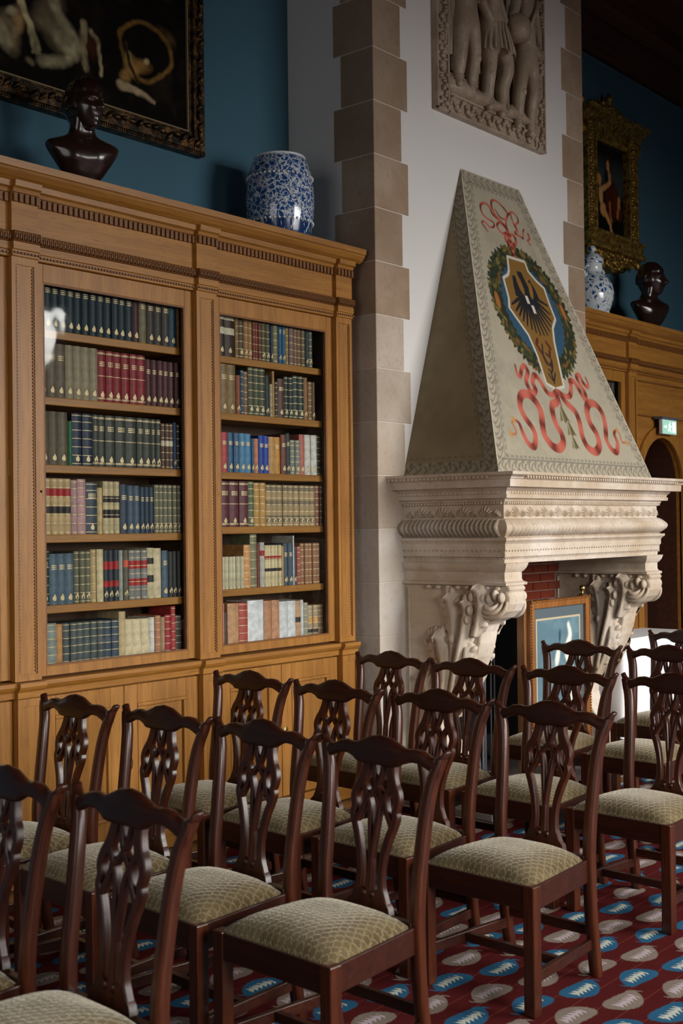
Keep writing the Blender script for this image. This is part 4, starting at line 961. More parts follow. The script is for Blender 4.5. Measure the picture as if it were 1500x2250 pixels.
row(xr0, xr1, zR[2], .245, [(1, 33, 1, (158, 88, 112), 'e'), (1, 18, 1, (100, 98, 76), ''), (2, 39, .9, (190, 72, 74), 'te'), (2, 36, .9, (60, 98, 134), 'te'), (2, 38, .9, (76, 132, 172), 'te'), (1, 18, .8, (44, 86, 128), 'e'), (1, 30, .8, (190, 124, 96), 'e'), (2, 36, .88, (26, 62, 156), 'te'), (1, 39, .87, (196, 150, 96), ''), (1, 40, .87, (202, 146, 62), 't'), (1, 38, .94, (112, 58, 54), 'te'), (1, 30, .98, (34, 60, 54), 'te'), (2, 33, .83, (126, 130, 122), 'be'), (1, 40, .98, (188, 108, 96), 'e'), (2, 42, .98, (206, 204, 198), 'e'), (1, 36, .98, (58, 58, 56), 'b')], RB_, 2)
row(xr0, xr1, zR[3], .255, [(1, 20, .99, (96, 44, 52), 'e'), (4, 58, 1, (96, 46, 56), 'tce'), (1, 38, 1, (86, 106, 74), 'be'), (2, 38, .98, (190, 144, 76), 'b'), (9, 38, .94, (168, 144, 104), 'be', (((.5, .62), (.1, .26), (.84, .98)), (122, 108, 84))), (1, 30, .95, (140, 84, 60), 'b'), (1, 22, .95, (92, 52, 40), 'b')], RB_, 3)
row(xr0, xr1, zR[4], .29, [(9, 25, .62, (200, 194, 166), 'b'), (1, 45, .84, (206, 148, 92), 'b'), (1, 45, 1.04, (128, 126, 98), 'b'), (1, 16, .86, (128, 60, 48), ''), (1, 32, .88, (190, 186, 176), '', RL((.7, .82))), (5, 23, .82, (214, 200, 160), 'b', RL((.66, .74)), KL((.36, .44))), (1, 15, .8, (180, 146, 92), ''), (2, 33, .85, (56, 78, 96), 'te'), (1, 10, 1, (200, 200, 196), ''), (1, 20, .78, (46, 58, 78), 'e'), (1, 25, .78, (172, 84, 72), 'b'), (5, 29, .84, (150, 106, 74), 'b'), (1, 20, 1, None, '')], RB_, 4)
row(xr0, xr1, zR[5], .275, [(1, 28, .95, (106, 112, 102), 'b'), (1, 50, .97, (198, 162, 130), '', RL((.62, .78), (.05, .16))), (1, 18, .98, (206, 140, 130), ''), (1, 18, .8, (88, 70, 62), ''), (1, 70, .97, (196, 150, 110), ''), (1, 58, .97, (174, 76, 66), 'b'), (1, 105, 1.0, (224, 226, 230), ''), (2, 52, .97, (190, 138, 104), ''), (2, 55, .93, (214, 218, 222), ''), (1, 38, .92, (194, 154, 118), '', KL((.5, .62))), (1, 20, .93, (212, 212, 212), ''), (1, 32, .87, (150, 152, 138), 'b'), (2, 37, .8, (168, 150, 120), 'b', ((((.5, .68),)), (206, 158, 98)), KL((.26, .36))), (1, 40, .8, (136, 108, 80), 'b')], RB_, 5)
# ================================================================== FAR ALCOVE, RIGHT OF THE CHIMNEY BREAST
entablature('bookcase_cornice', 8.505, 13.19, [8.53, 9.42, 10.6, 12.3], 'carved oak cornice under the vase, right of the chimney breast')
PIL2 = 9.42
t = thing('glazed_bookcase', (9.0, 5.0, 0), 'dark oak bookcase with a glass door right of the chimney breast', 'bookcase', 'glazed oak bookcases')
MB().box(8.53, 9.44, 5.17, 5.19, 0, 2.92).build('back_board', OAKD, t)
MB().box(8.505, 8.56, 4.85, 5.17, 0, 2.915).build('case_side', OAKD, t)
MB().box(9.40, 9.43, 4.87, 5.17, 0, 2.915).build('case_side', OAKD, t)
for z in (.95, 1.28, 1.62, 1.96, 2.29, 2.61): MB().box(8.56, 9.40, 4.89, 5.165, z - .04, z).build('shelf', OAKX, t)
m = MB(); m.box(8.51, 8.62, YD, YD + .028, .955, 2.913); m.box(9.35, 9.42, YD, YD + .028, .955, 2.913); m.box(8.62, 9.35, YD, YD + .028, .955, 1.0); m.box(8.62, 9.35, YD, YD + .028, 2.825, 2.913)
d = m.build('door', OAKZ, t); MB().box(8.623, 9.347, YD + .012, YD + .016, 1.003, 2.822).build('glass_pane', GLASS, d)
MB().box(8.505, 9.42, 4.822, 5.17, 0, .868).build('cupboard', OAKZ, t); MB().box(8.505, 9.43, 4.79, 5.17, .868, .945).build('ledge', OAKX, t)
pilaster(PIL2, t, .0, 2.915)
rr = random.Random(9)
for bi, (bz, side) in enumerate([(1.96, 0), (2.29, 0), (2.61, 0)]):
    x = 8.70; k = 0
    while x < 9.34:
        wb = rr.uniform(.03, .05); c = [(60, 44, 36), (44, 50, 58), (70, 40, 36), (88, 72, 52)][rr.randrange(4)]
        o = bpy.data.objects.new('book', book_mesh(round(wb, 3), round(rr.uniform(.22, .26), 3), .17, c)); COL.objects.link(o); o.location = (x + wb / 2, 4.91, bz + .0005)
        tag(o, '%s book, %s from the left on %s shelf beyond the chimney breast' % (cname(c), ORD[k], ['middle', 'upper', 'top'][bi]), 'book', 'books right of the chimney breast'); x += wb + .0015; k += 1
# arched portal in panelling
pt = thing('arched_portal', (10.07, 4.9, 0), 'oak panelled archway with a dark door under the lit exit sign', 'doorway')
AX, AR, AZ = 10.075, .40, 1.99
xa, xb, zt = PIL2 + PW, 10.60, 2.915
arc = [(AX + AR * math.cos(t_), AZ + AR * math.sin(t_)) for t_ in np.linspace(PI, 0, 25)]
m = MB()
poly = [(xa, 0), (AX - AR, 0)] + arc + [(AX + AR, 0), (xb, 0), (xb, zt), (xa, zt)]
m.prism(poly, YD + .004, YD + .05, 'y'); m.build('wall_panel', OAKX, pt)
m = MB(); ro = AR + .10
for i in range(24):
    a0, a1 = PI - PI * i / 24, PI - PI * (i + 1) / 24
    q = lambda r, a, y: (AX + r * math.cos(a), y, AZ + r * math.sin(a))
    m.hexa([q(AR, a0, YD - .018), q(AR, a1, YD - .018), q(AR, a1, YD + .02), q(AR, a0, YD + .02), q(ro, a0, YD - .018), q(ro, a1, YD - .018), q(ro, a1, YD + .02), q(ro, a0, YD + .02)])
for s in (-1, 1): m.box(min(AX + s * AR, AX + s * ro), max(AX + s * AR, AX + s * ro), YD - .018, YD + .02, 0, AZ)
m.build('archivolt', OAKZ, pt)
m = MB()
for u0, u1, v0, v1 in ((xa + .03, xb - .03, 2.56, 2.575), (xa + .03, xb - .03, 2.855, 2.87), (xa + .03, xa + .045, 2.575, 2.855), (xb - .045, xb - .03, 2.575, 2.855)): m.box(u0, u1, YD - .01, YD + .006, v0, v1)
m.build('panel_moulding', OAKC, pt)
m = MB()                                  # reveal of the arch, its shade put in as a darker timber
rs = [[(x, YD + .05, z) for x, z in [(AX - AR, 0)] + arc + [(AX + AR, 0)]], [(x, 5.40, z) for x, z in [(AX - AR, 0)] + arc + [(AX + AR, 0)]]]
m.grid(rs); m.build('arch_reveal', CEILW, pt)
MB().box(AX - AR - .02, AX + AR + .02, 5.395, 5.405, 0, 2.45).build('passage_shade_sheet', SOOT_SHADE, pt)  # black sheet painted as the shade of the unlit passage beyond the door
# panelling right of the arch
MB().box(10.60, 13.19, YD + .02, 5.40, 0, 2.915).build('wall_panelling', OAKZ, pt)
pilaster(10.60, pt, .0, 2.915); pilaster(12.3, pt, .0, 2.915)
for u0, u1 in ((10.80, 11.50), (11.56, 12.26), (12.5, 13.1)):
    for v0, v1 in ((.15, .85), (1.0, 2.80)): MB().box(u0, u1, YD + .004, YD + .03, v0, v1).build('panel', OAKZ, pt, bevel=.01)
# door leaf standing ajar in the reveal
a0 = Vector((AX - AR + .02, 5.36, 0)); ang = math.radians(-16)
dl = thing('oak_door', (a0.x, a0.y, 0.003), 'brown panelled oak door with brass knob standing ajar in the archway', 'door'); dl.rotation_euler = (0, 0, ang)
W_ = .70
pts = [(0, 0), (W_, 0), (W_, 2.0), (W_ * .75, 2.2), (W_ * .45, 2.3), (W_ * .2, 2.22), (0, 2.05)]
MB().prism(pts, -.04, 0, 'y').build('leaf', DOORW, dl, local=True, bevel=.003)
for z0_, z1_ in ((.15, .85), (1.0, 1.95)):
    MB().box(.1, W_ - .16, -.048, -.038, z0_, z1_).build('panel', DOORW, dl, local=True, bevel=.008)
MB().lathe([(.004, 0), (.028, .0), (.028, .008), (.01, .012), (.01, .035), (.024, .042), (.03, .056), (.024, .07), (.004, .075)], (0, 0, 0), 14).build('knob', BRASS, dl, smooth=40, local=True)
k = [o for o in bpy.data.objects if o.parent == dl and o.name.startswith('knob')][0]; k.rotation_euler = (PI / 2, 0, 0); k.location = (W_ - .07, -.038, .98)
MB().box(W_ - .09, W_ - .055, -.046, -.038, 1.1, 1.19).build('lock_plate', IRON, dl, local=True)
# exit sign
EXM = M('exit_sign_face', (.42, .75, .62), .4); EXM.set('Emission Color', (.5, .9, .74, 1)); EXM.set('Emission Strength', 1.3)
EXW = M('exit_sign_white', (.95, 1, .97), .4); EXW.set('Emission Color', (.95, 1, .97, 1)); EXW.set('Emission Strength', 2.4)
ex = thing('exit_sign', (10.075, 4.77, 2.42), 'small lit green exit sign hanging above the archway', 'sign')
MB().box(9.93, 10.21, 4.755, 4.785, 2.415, 2.545).build('sign_box', flat('sign_casing', (.5, .52, .5), .5), ex, bevel=.003)
MB().box(9.935, 10.205, 4.751, 4.754, 2.42, 2.54).build('sign_face', EXM.m, ex)
MB().box(9.90, 10.24, 4.74, 4.82, 2.5455, 2.566).build('bracket', IRON, ex)
m = MB(); y = 4.7495
def pl(L): m.prism(L, y - .0008, y, 'y')
pl([(10.12, 2.435), (10.185, 2.435), (10.185, 2.525), (10.12, 2.525)])
pl([(10.07, 2.51), (10.085, 2.51), (10.085, 2.525), (10.07, 2.525)]); pl([(10.045, 2.505), (10.075, 2.505), (10.085, 2.47), (10.06, 2.468)]); pl([(10.06, 2.47), (10.075, 2.47), (10.10, 2.435), (10.088, 2.432)]); pl([(10.058, 2.472), (10.068, 2.466), (10.045, 2.44), (10.03, 2.446)]); pl([(10.07, 2.5), (10.11, 2.485), (10.108, 2.478), (10.07, 2.49)])
pl([(9.955, 2.474), (10.0, 2.474), (10.0, 2.486), (9.955, 2.486)]); pl([(9.995, 2.462), (10.02, 2.48), (9.995, 2.498)])
m.build('running_figure', EXW.m, ex)

# ================================================================== BUSTS, DRUM SEAT, VASE ON THE BOOKCASES
def bust(loc, rz, label, sc=1.0, slim=1.0, head_back=0., nose=.8, turn=0.):
    """front of the bust is local -Y"""
    t = thing('portrait_bust', loc, label, 'bust', 'dark busts on the bookcases'); t.rotation_euler = (0, 0, rz)
    MB().rings([[(x * a * sc, y * a * sc, z * sc) for x, y in ((-1, -1), (1, -1), (1, 1), (-1, 1))] for a, z in ((.062, 0), (.062, .022), (.05, .028), (.045, .05))]).build('socle', BRONZE, t, local=True, bevel=.003)
    secs = [(.045, .06, .042, .0), (.10, .105, .056, -.010), (.16, .145, .075, -.012), (.21, .176, .084, -.008), (.24, .188, .08, .0), (.258, .182, .072, .006), (.272, .145, .065, .010), (.287, .10, .06, .012), (.303, .074, .06, .012), (.32, .065, .06, .008), (.35, .061, .06, .0), (.385, .062, .062, -.004), (.41, .054, .056, -.004)]
    rs = []
    Z = [q[0] for q in secs]
    for z in np.linspace(.045, .41, 40):
        w_, d_, yo = [np.interp(z, Z, [q[i] for q in secs]) for i in (1, 2, 3)]; r = []
        for k in range(32):
            a = 2 * PI * k / 32; ca, sa = math.cos(a), math.sin(a); e = .8
            x = w_ * slim * (abs(ca) ** e) * (1 if ca > 0 else -1); y = d_ * (abs(sa) ** e) * (1 if sa > 0 else -1) + yo
            if sa < 0 and .1 < z < .24: y -= .012 * math.exp(-((abs(x) - .06) / .035) ** 2) * math.exp(-((z - .18) / .04) ** 2)      # breast
            if sa < 0 and z > .24: y += .006 * math.exp(-(x / .018) ** 2)                                                        # notch of the throat
            r.append((x * sc, y * sc, z * sc))
        rs.append(r)
    MB().rings(rs).build('torso', BRONZE, t, smooth=60, local=True)
    # head: deformed ellipsoid
    g = lambda u, c, s: math.exp(-((u - c) / s) ** 2)
    rs = []
    for k in range(1, 48):
        ph = PI * k / 48; r = []
        for i in range(56):
            th = 2 * PI * i / 56; dx = math.sin(ph) * math.sin(th); dy = -math.sin(ph) * math.cos(th); dz = math.cos(ph)   # th=0 : front
            x, y, z = .074 * dx, .098 * dy, .122 * dz
            if z < -.01: x *= 1 - .28 * min(1, (-z - .01) / .1); y = y * (1 - .10 * min(1, -z / .12)) - .012 * min(1, -z / .1) * (1 if dy < 0 else .2)
            if dy < 0:
                f = max(0, -dy) ** .5
                n_ = g(x, 0, .013) * (g(z, -.026, .018) * .034 + g(z, -.004, .018) * .016) * nose
                brow = (g(z, .022, .012) * .009) * g(abs(x), .028, .026)
                eye = -(g(z, .004, .011) * g(abs(x), .030, .014)) * .018 + g(z, .004, .006) * g(abs(x), .030, .009) * .008
                lip = g(x, 0, .022) * (g(z, -.058, .006) * .010 + g(z, -.072, .007) * .011 - g(z, -.065, .004) * .008)
                chin = g(x, 0, .024) * g(z, -.098, .014) * .016; cheek = g(abs(x), .042, .018) * g(z, -.022, .02) * .006
                y -= f * (n_ + brow + eye + lip + chin + cheek)
            hair = (z > .05 or (dy > -.2 and z > -.03)) and True
            if hair: 
                h = .007 + .0045 * math.sin(th * 17 + z * 150) * math.sin(z * 120 + th * 7)
                x += dx * h; y += dy * h; z += dz * h
            HS = 1.14; r.append((x * HS * sc, (y * HS - .010 + head_back) * sc, (z * HS + .448) * sc))
        rs.append(r)
    rs = [[(x * math.cos(turn) - y * math.sin(turn), x * math.sin(turn) + y * math.cos(turn), z) for x, y, z in r] for r in rs]
    h = MB().rings(rs).build('head', BRONZE, t, smooth=True, local=True)
    for s in (-1, 1):
        m = MB(); m.tube([(s * (.084 + .006 * math.cos(a)) * sc, (.012 + .018 * math.cos(a)) * sc, (.446 + .034 * math.sin(a)) * sc) for a in np.linspace(-1.2, 3.9, 14)], .0062 * sc, 7); m.sphere((s * .083 * sc, .010 * sc, .44 * sc), (.008 * sc, .012 * sc, .018 * sc), 8, 6)
        m.v = [(x * math.cos(turn) - y * math.sin(turn), x * math.sin(turn) + y * math.cos(turn), z) for x, y, z in m.v]
        m.build('ear', BRONZE, h, smooth=True, local=True)
    return t
bust((3.905, 5.0, 3.342), math.radians(-22), 'dark polished bust on top of the left bookcases below the large painting', 1.0, turn=math.radians(30))
bust((10.27, 5.02, 3.342), math.radians(-18), 'dark bust in profile beside the vase, right of the chimney breast', 1.1, 1.05, 0, .8, math.radians(40))
# porcelain drum seat
ds = thing('porcelain_drum_seat', (5.435, 5.06, 3.342), 'blue and white barrel-shaped porcelain garden seat on top of the bookcase', 'garden seat')
pr = [(.155, 0), (.168, .01), (.184, .07), (.195, .13), (.205, .20), (.208, .27), (.204, .35), (.192, .43), (.172, .495), (.155, .525), (.14, .533), (.02, .536)]
def drum_r(z): return np.interp(z, [q[1] for q in pr[1:]], [q[0] for q in pr[1:]])
c = (5.435, 5.06, 3.342)
MB().lathe([(r, z) for r, z in pr if z >= .13] , c, 48).build('barrel_body', PORC, ds, smooth=50)
MB().lathe([(r, z) for r, z in pr if z <= .13], c, 48).build('fringed_base', None or (lambda: (lambda m: (m.set('Base Color', m.mix((((m.xyz()[0] * 1).abs() * 1 + m.noise(60, 3, m.mapped((1, 1, .08))) * 1) * 1).step(.55, .63) if False else m.noise(70, 3, m.mapped((1, 1, .06))).step(.56, .62), (.012, .04, .13), (.5, .56, .62))), m.m)[1])(M('fringe_glaze', rough=.15, spec=.6)))(), ds, smooth=50)
m = MB()
for z in (.135, .405):
    for k in range(44):
        a = 2 * PI * k / 44; r = drum_r(z) + .002; m.sphere((c[0] + r * math.cos(a), c[1] + r * math.sin(a), c[2] + z), .0075, 8, 6)
stuff(m.build('studs', PORCW, ds, smooth=True))
m = MB(); m.tube([(c[0] + .15 * math.cos(a), c[1] + .15 * math.sin(a), c[2] + .532) for a in np.linspace(0, 2 * PI, 40)], .008, 8); m.build('rim', PORCW, ds, smooth=True)
# lidded vase with scroll handles
vc = (9.27, 5.05, 3.342); vz = thing('lidded_vase', vc, 'blue and white lidded porcelain vase behind the chimney breast corner', 'vase')
MB().lathe([(.02, 0), (.105, 0), (.11, .012), (.118, .05), (.145, .10), (.17, .17), (.178, .24), (.165, .31), (.125, .37), (.085, .40), (.075, .42)], vc, 40).build('vase_body', PORC2, vz, smooth=50)
m = MB()
for k in range(44):
    a = 2 * PI * k / 44; m.tube([(vc[0] + r * math.cos(a), vc[1] + r * math.sin(a), vc[2] + z) for r, z in ((.107, .006), (.114, .02), (.121, .05), (.135, .078))], .0048, 5)
stuff(m.build('ribbed_foot', PORCW, vz, smooth=True))
MB().lathe([(.074, .415), (.082, .43), (.085, .47), (.08, .49), (.02, .492)], vc, 32).build('neck', PORCW, vz, smooth=50)
MB().lathe([(.095, .488), (.098, .496), (.09, .53), (.065, .565), (.03, .58), (.02, .59), (.03, .60), (.034, .62), (.022, .64), (.006, .65)], vc, 32).build('lid', PORC2, vz, smooth=50)
for s in (-1, 1):
    m = MB(); m.tube([(vc[0] + s * q[0], vc[1] - .02, vc[2] + q[1]) for q in ((.09, .45), (.13, .46), (.165, .43), (.175, .39), (.155, .36), (.135, .375), (.145, .395))], .013, 8); m.build('scroll_handle', PORC2, vz, smooth=True)

# ================================================================== PAINTINGS
def frame_bars(m, x0, x1, z0, z1, w, y0, y1):
    m.box(x0, x0 + w, y0, y1, z0, z1); m.box(x1 - w, x1, y0, y1, z0, z1); m.box(x0 + w, x1 - w, y0, y1, z0, z0 + w); m.box(x0 + w, x1 - w, y0, y1, z1 - w, z1)
bp = thing('large_painting', (3.4, YW, 3.87), 'large dark hunting still-life painting in heavy carved frame above bookcase', 'painting')
bx0, bx1, bz0, bz1 = 1.7, 5.09, 3.868, 5.75
m = MB(); frame_bars(m, bx0, bx1, bz0, bz1, .035, 5.345, 5.409); frame_bars(m, bx0 + .02, bx1 - .02, bz0 + .02, bz1 - .02, .085, 5.325, 5.38); frame_bars(m, bx0 + .095, bx1 - .095, bz0 + .095, bz1 - .095, .03, 5.348, 5.39)
m.build('frame', DGOLD, bp, bevel=.006)
m = MB(); rr = random.Random(3)
def acorn_row(pts, tang):
    for (x, z) in pts:
        a = tang + rr.choice((-.5, .5)); L = rr.uniform(.03, .04); u = (math.cos(a), math.sin(a))
        m.tube([(x - u[0] * L, 5.325, z - u[1] * L), (x, 5.312, z), (x + u[0] * L, 5.322, z + u[1] * L)], [.006, .016, .004], 6)
acorn_row([(bx0 + .06 + k * .055, bz0 + .062 + rr.uniform(-.012, .012)) for k in range(60)], 0.3); acorn_row([(bx1 - .062 + rr.uniform(-.012, .012), bz0 + .06 + k * .055) for k in range(33)], 1.3)
stuff(m.build('carved_leaves', DGOLD, bp, smooth=True))
m = MB(); x = bx0
while x < bx1: m.box(x, x + .009, 5.338, 5.346, bz0 + .006, bz0 + .016); m.box(x, x + .009, 5.338, 5.346, bz0 + .018, bz0 + .026); x += .016
stuff(m.build('bead_edge', DGOLD, bp))
m = MB(); q = .124; frame_bars(m, bx0 + q, bx1 - q, bz0 + q, bz1 - q, .009, 5.352, 5.366); m.build('gilt_slip', flat('dull_gilt', (.21, .15, .075), .5, .2), bp)
def canvas(name, x0, x1, z0, z1, y, nx, nz, base, fn, mat, parent, wp=1.):
    U, V = np.meshgrid(np.linspace(x0, x1, nx), np.linspace(z0, z1, nz), indexing='ij'); p = Paint(U, V, base)
    du = .02 * (p.noise(8, 11) - .5) + .012 * (p.noise(31, 12) - .5); dv = .02 * (p.noise(8, 13) - .5) + .012 * (p.noise(31, 14) - .5); p.U = U + wp * du; p.V = V + wp * dv; fn(p)
    return paint_mesh(name, mat, np.stack([U, np.full(U.shape, y), V], -1), p.c, parent)
def still_life(p):
    n = p.noise(4, 1) * .6 + p.noise(13, 2) * .4; p.lay(np.clip((n - .5) * 1.5, 0, .45), (44, 34, 22))
    n2 = p.noise(9, 5) * .55 + p.noise(30, 6) * .45
    C1, C2, C3 = (150, 142, 112), (112, 100, 74), (92, 82, 70)
    p.ell((3.98, 4.40), (.17, .11), C3, .9, .6); p.ell((4.03, 4.31), (.19, .11), C2, -.75, .5); p.ell((4.055, 4.285), (.13, .06), C1, -.75, .6)
    p.stroke([(4.0, 4.55), (4.03, 4.42), (4.12, 4.33), (4.165, 4.27)], .03, C1, .03); p.ell((4.13, 4.24), (.06, .075), C1, .2, .6)
    p.stroke([(4.12, 4.22), (4.08, 4.17), (3.98, 4.13), (3.93, 4.12)], .028, C1, .03); p.ell((3.86, 4.10), (.04, .022), C2, -.3, .6)
    p.stroke([(3.78, 4.46), (3.836, 4.343), (3.863, 4.298), (3.88, 4.236), (3.902, 4.182)], .023, (176, 166, 124), .016, taper=([0, .5, 1], [1.2, .8, 1.2])); 
    for q in (-.02, 0, .02): p.stroke([(3.9, 4.19), (3.90 + q, 4.15)], .007, C1, .008, False)
    p.ell((3.72, 4.22), (.09, .13), C2, .3, .5); p.ell((3.69, 4.20), (.05, .10), C1, .3, .6); p.ell((3.79, 4.30), (.05, .09), (140, 112, 78), .1, .5); p.ell((3.75, 4.33), (.05, .03), C1, .4, .6)
    p.stroke([(4.207, 4.41), (4.201, 4.3), (4.21, 4.21), (4.22, 4.17)], .022, (134, 122, 92), .018); p.ell((4.265, 4.29), (.042, .09), (66, 32, 18), .1, .5); p.stroke([(4.25, 4.38), (4.30, 4.33), (4.327, 4.234), (4.33, 4.16)], .013, (150, 136, 104), .014)
    ring = [(4.476, 4.462), (4.455, 4.415), (4.495, 4.306), (4.577, 4.215), (4.70, 4.225), (4.80, 4.31), (4.84, 4.40), (4.80, 4.49), (4.70, 4.54), (4.60, 4.54), (4.518, 4.498), (4.476, 4.462)]
    p.poly(ring, (10, 8, 6), 0, .02); p.ell((4.80, 4.52), (.09, .05), (78, 58, 30), -.5, .7); p.stroke(ring, .013, (112, 84, 40), .014)
    p.ell((4.55, 4.27), (.07, .08), (150, 118, 66), .6, .6); p.ell((4.62, 4.29), (.10, .05), (138, 104, 54), .2, .6); p.ell((4.52, 4.33), (.03, .035), (172, 148, 96), .3, .5); p.ell((4.66, 4.33), (.028, .022), (190, 170, 122), .2, .5); p.ell((4.50, 4.2), (.05, .05), (128, 98, 54), .3, .6)
    p.stroke([(4.50, 4.40), (4.53, 4.28), (4.6, 4.19)], .012, (46, 30, 16), .01)
    p.stroke([(4.47, 4.14), (4.53, 4.135), (4.576, 4.133), (4.714, 4.112)], .02, (158, 140, 108), .015, taper=([0, .4, 1], [1.5, 1, .5])); p.ell((4.47, 4.55 + .1), (.1, .05), (40, 34, 30), 0, .8); p.ell((4.75, 4.78), (.12, .06), (66, 62, 58), -.3, .8)
    p.ell((3.55, 4.9), (.5, .3), (70, 60, 46), .3, .9); p.ell((3.1, 4.5), (.4, .2), (86, 72, 52), -.3, .8); p.ell((2.5, 4.8), (.3, .4), (60, 44, 30), 0, .8)
    p.c *= (.35 + 1.5 * n2 ** 1.3)[..., None]
canvas('canvas', bx0 + .12, bx1 - .12, bz0 + .12, bz1 - .12, 5.368, 420, 240, (11, 8, 6), still_life, OILPAINT, bp)
# tabernacle frame with a mother and child picture
gp = thing('gilded_painting', (10.13, YW, 4.0), 'small painting of a woman and child in an ornate gilded tabernacle frame', 'painting')
gx0, gx1 = 9.66, 10.62; gz0, gz1 = 4.17, 5.22
for q in (gx0, gx1 - .17): MB().box(q, q + .17, 5.30, 5.408, gz0, gz1).build('frame_pilaster', GOLD, gp, bevel=.01)
for x in (gx0, gx0 + .145, gx1 - .17, gx1 - .025): MB().box(x, x + .025, 5.285, 5.31, gz0, gz1).build('pilaster_edge', GOLD, gp, bevel=.005)
m = MB(); m.prism([(5.408, 5.10), (5.33, 5.10), (5.31, 5.14), (5.31, 5.24), (5.27, 5.27), (5.22, 5.30), (5.20, 5.335), (5.408, 5.335)], gx0 - .08, gx1 + .10, 'x'); m.build('entablature', GOLD, gp)
m = MB(); m.prism([(5.408, 4.10), (5.25, 4.10), (5.24, 4.13), (5.27, 4.16), (5.28, 4.21), (5.25, 4.235), (5.24, 4.255), (5.408, 4.255)], gx0 - .05, gx1 + .06, 'x'); m.build('predella', GOLD, gp)
cxg = (gx0 + gx1) / 2
pd = [(cxg + .48 * u, 5.335 + .15 * (math.cos(u * PI / 2) ** .8) * (1 + .12 * math.cos(u * 14))) for u in np.linspace(-1, 1, 33)]
MB().prism([(gx0, 5.335)] + pd + [(gx1, 5.335)], 5.33, 5.405, 'y').build('pediment', GOLD, gp, bevel=.006)
m = MB()
for k in range(36):
    u = rr.uniform(-.8, .8); z = 5.345 + rr.uniform(0, .12) * math.cos(u * PI / 2); m.sphere((cxg + .45 * u, 5.32, z), (rr.uniform(.015, .035), .016, rr.uniform(.012, .03)), 7, 5)
for x in (gx0 - .03, cxg, gx1 + .05):
    b = 5.335 if x != cxg else 5.46
    MB().lathe([(.03, 0), (.02, .02), (.038, .045), (.034, .075), (.012, .10), (.004, .115)], (x, 5.33, b), 12).build('finial', GOLD, gp, smooth=True)
stuff(m.build('crest_carving', GOLD, gp, smooth=True))
bt = [(cxg + .47 * u, 4.10 - .16 * (math.cos(u * PI / 2) ** .7) - .015 * math.cos(u * 16)) for u in np.linspace(-1, 1, 33)]
MB().prism([(gx0, 4.105)] + bt + [(gx1, 4.105)], 5.30, 5.405, 'y').build('apron', GOLD, gp, bevel=.006)
m = MB()
for k in range(40):
    u = rr.uniform(-.85, .85); z = 4.09 - rr.uniform(0, .15) * math.cos(u * PI / 2); m.sphere((cxg + .45 * u, 5.29, z), (rr.uniform(.015, .04), .016, rr.uniform(.012, .026)), 7, 5)
for x in (gx0 + .02, gx1 - .02): m.sphere((x, 5.30, 4.06), (.035, .03, .05), 10, 8)
for k in range(34):
    for x in (gx0 + .085, gx1 - .085): m.sphere((x + .02 * math.sin(k * 1.7), 5.298, gz0 + .08 + k * .029), (.026, .014, .016), 7, 5)
stuff(m.build('leaf_carving', GOLD, gp, smooth=True))
def mother(p):
    p.lay(np.clip(1 - np.abs(p.V - 4.82) / .2, 0, 1) * .8, (62, 72, 72)); p.lay(np.clip((4.62 - p.V) / .15, 0, .9), (12, 12, 12))
    p.ell((10.22, 4.62), (.14, .24), (66, 26, 18), .1, .35); p.ell((10.33, 4.58), (.09, .16), (80, 34, 20), .4, .4); p.ell((10.13, 4.80), (.05, .10), (24, 26, 30), .2, .5)
    p.ell((10.185, 4.93), (.055, .085), (60, 34, 18), .1, .3); p.ell((10.165, 4.915), (.036, .062), (196, 140, 84), .15, .3); p.ell((10.19, 4.81), (.035, .08), (186, 130, 76), .05, .4)
    p.stroke([(10.20, 4.77), (10.13, 4.72), (10.04, 4.68)], .022, (190, 138, 84), .015)
    p.ell((9.99, 4.76), (.045, .06), (188, 130, 70), 0, .3); p.ell((10.015, 4.62), (.055, .10), (200, 150, 92), .1, .4); p.ell((10.055, 4.50), (.075, .075), (196, 144, 86), .3, .4)
    p.stroke([(10.09, 4.48), (10.18, 4.40), (10.21, 4.32), (10.245, 4.275)], .024, (190, 136, 80), .016, taper=([0, 1], [1.3, .6])); p.stroke([(10.19, 4.58), (10.2, 4.48), (10.22, 4.42)], .018, (150, 92, 52), .02)
    p.stroke([(10.375, 4.65), (10.36, 4.58)], .025, (186, 124, 70), .02); p.stroke([(10.35, 4.56), (10.33, 4.48)], .016, (170, 110, 62), .02); p.ell((9.94, 4.42), (.05, .05), (80, 30, 20), 0, .6); p.ell((10.4, 4.72), (.05, .08), (58, 66, 62), 0, .7)
canvas('canvas', gx0 + .16, gx1 - .16, gz0 + .07, 5.12, 5.36, 130, 190, (22, 24, 26), mother, OILPAINT, gp)

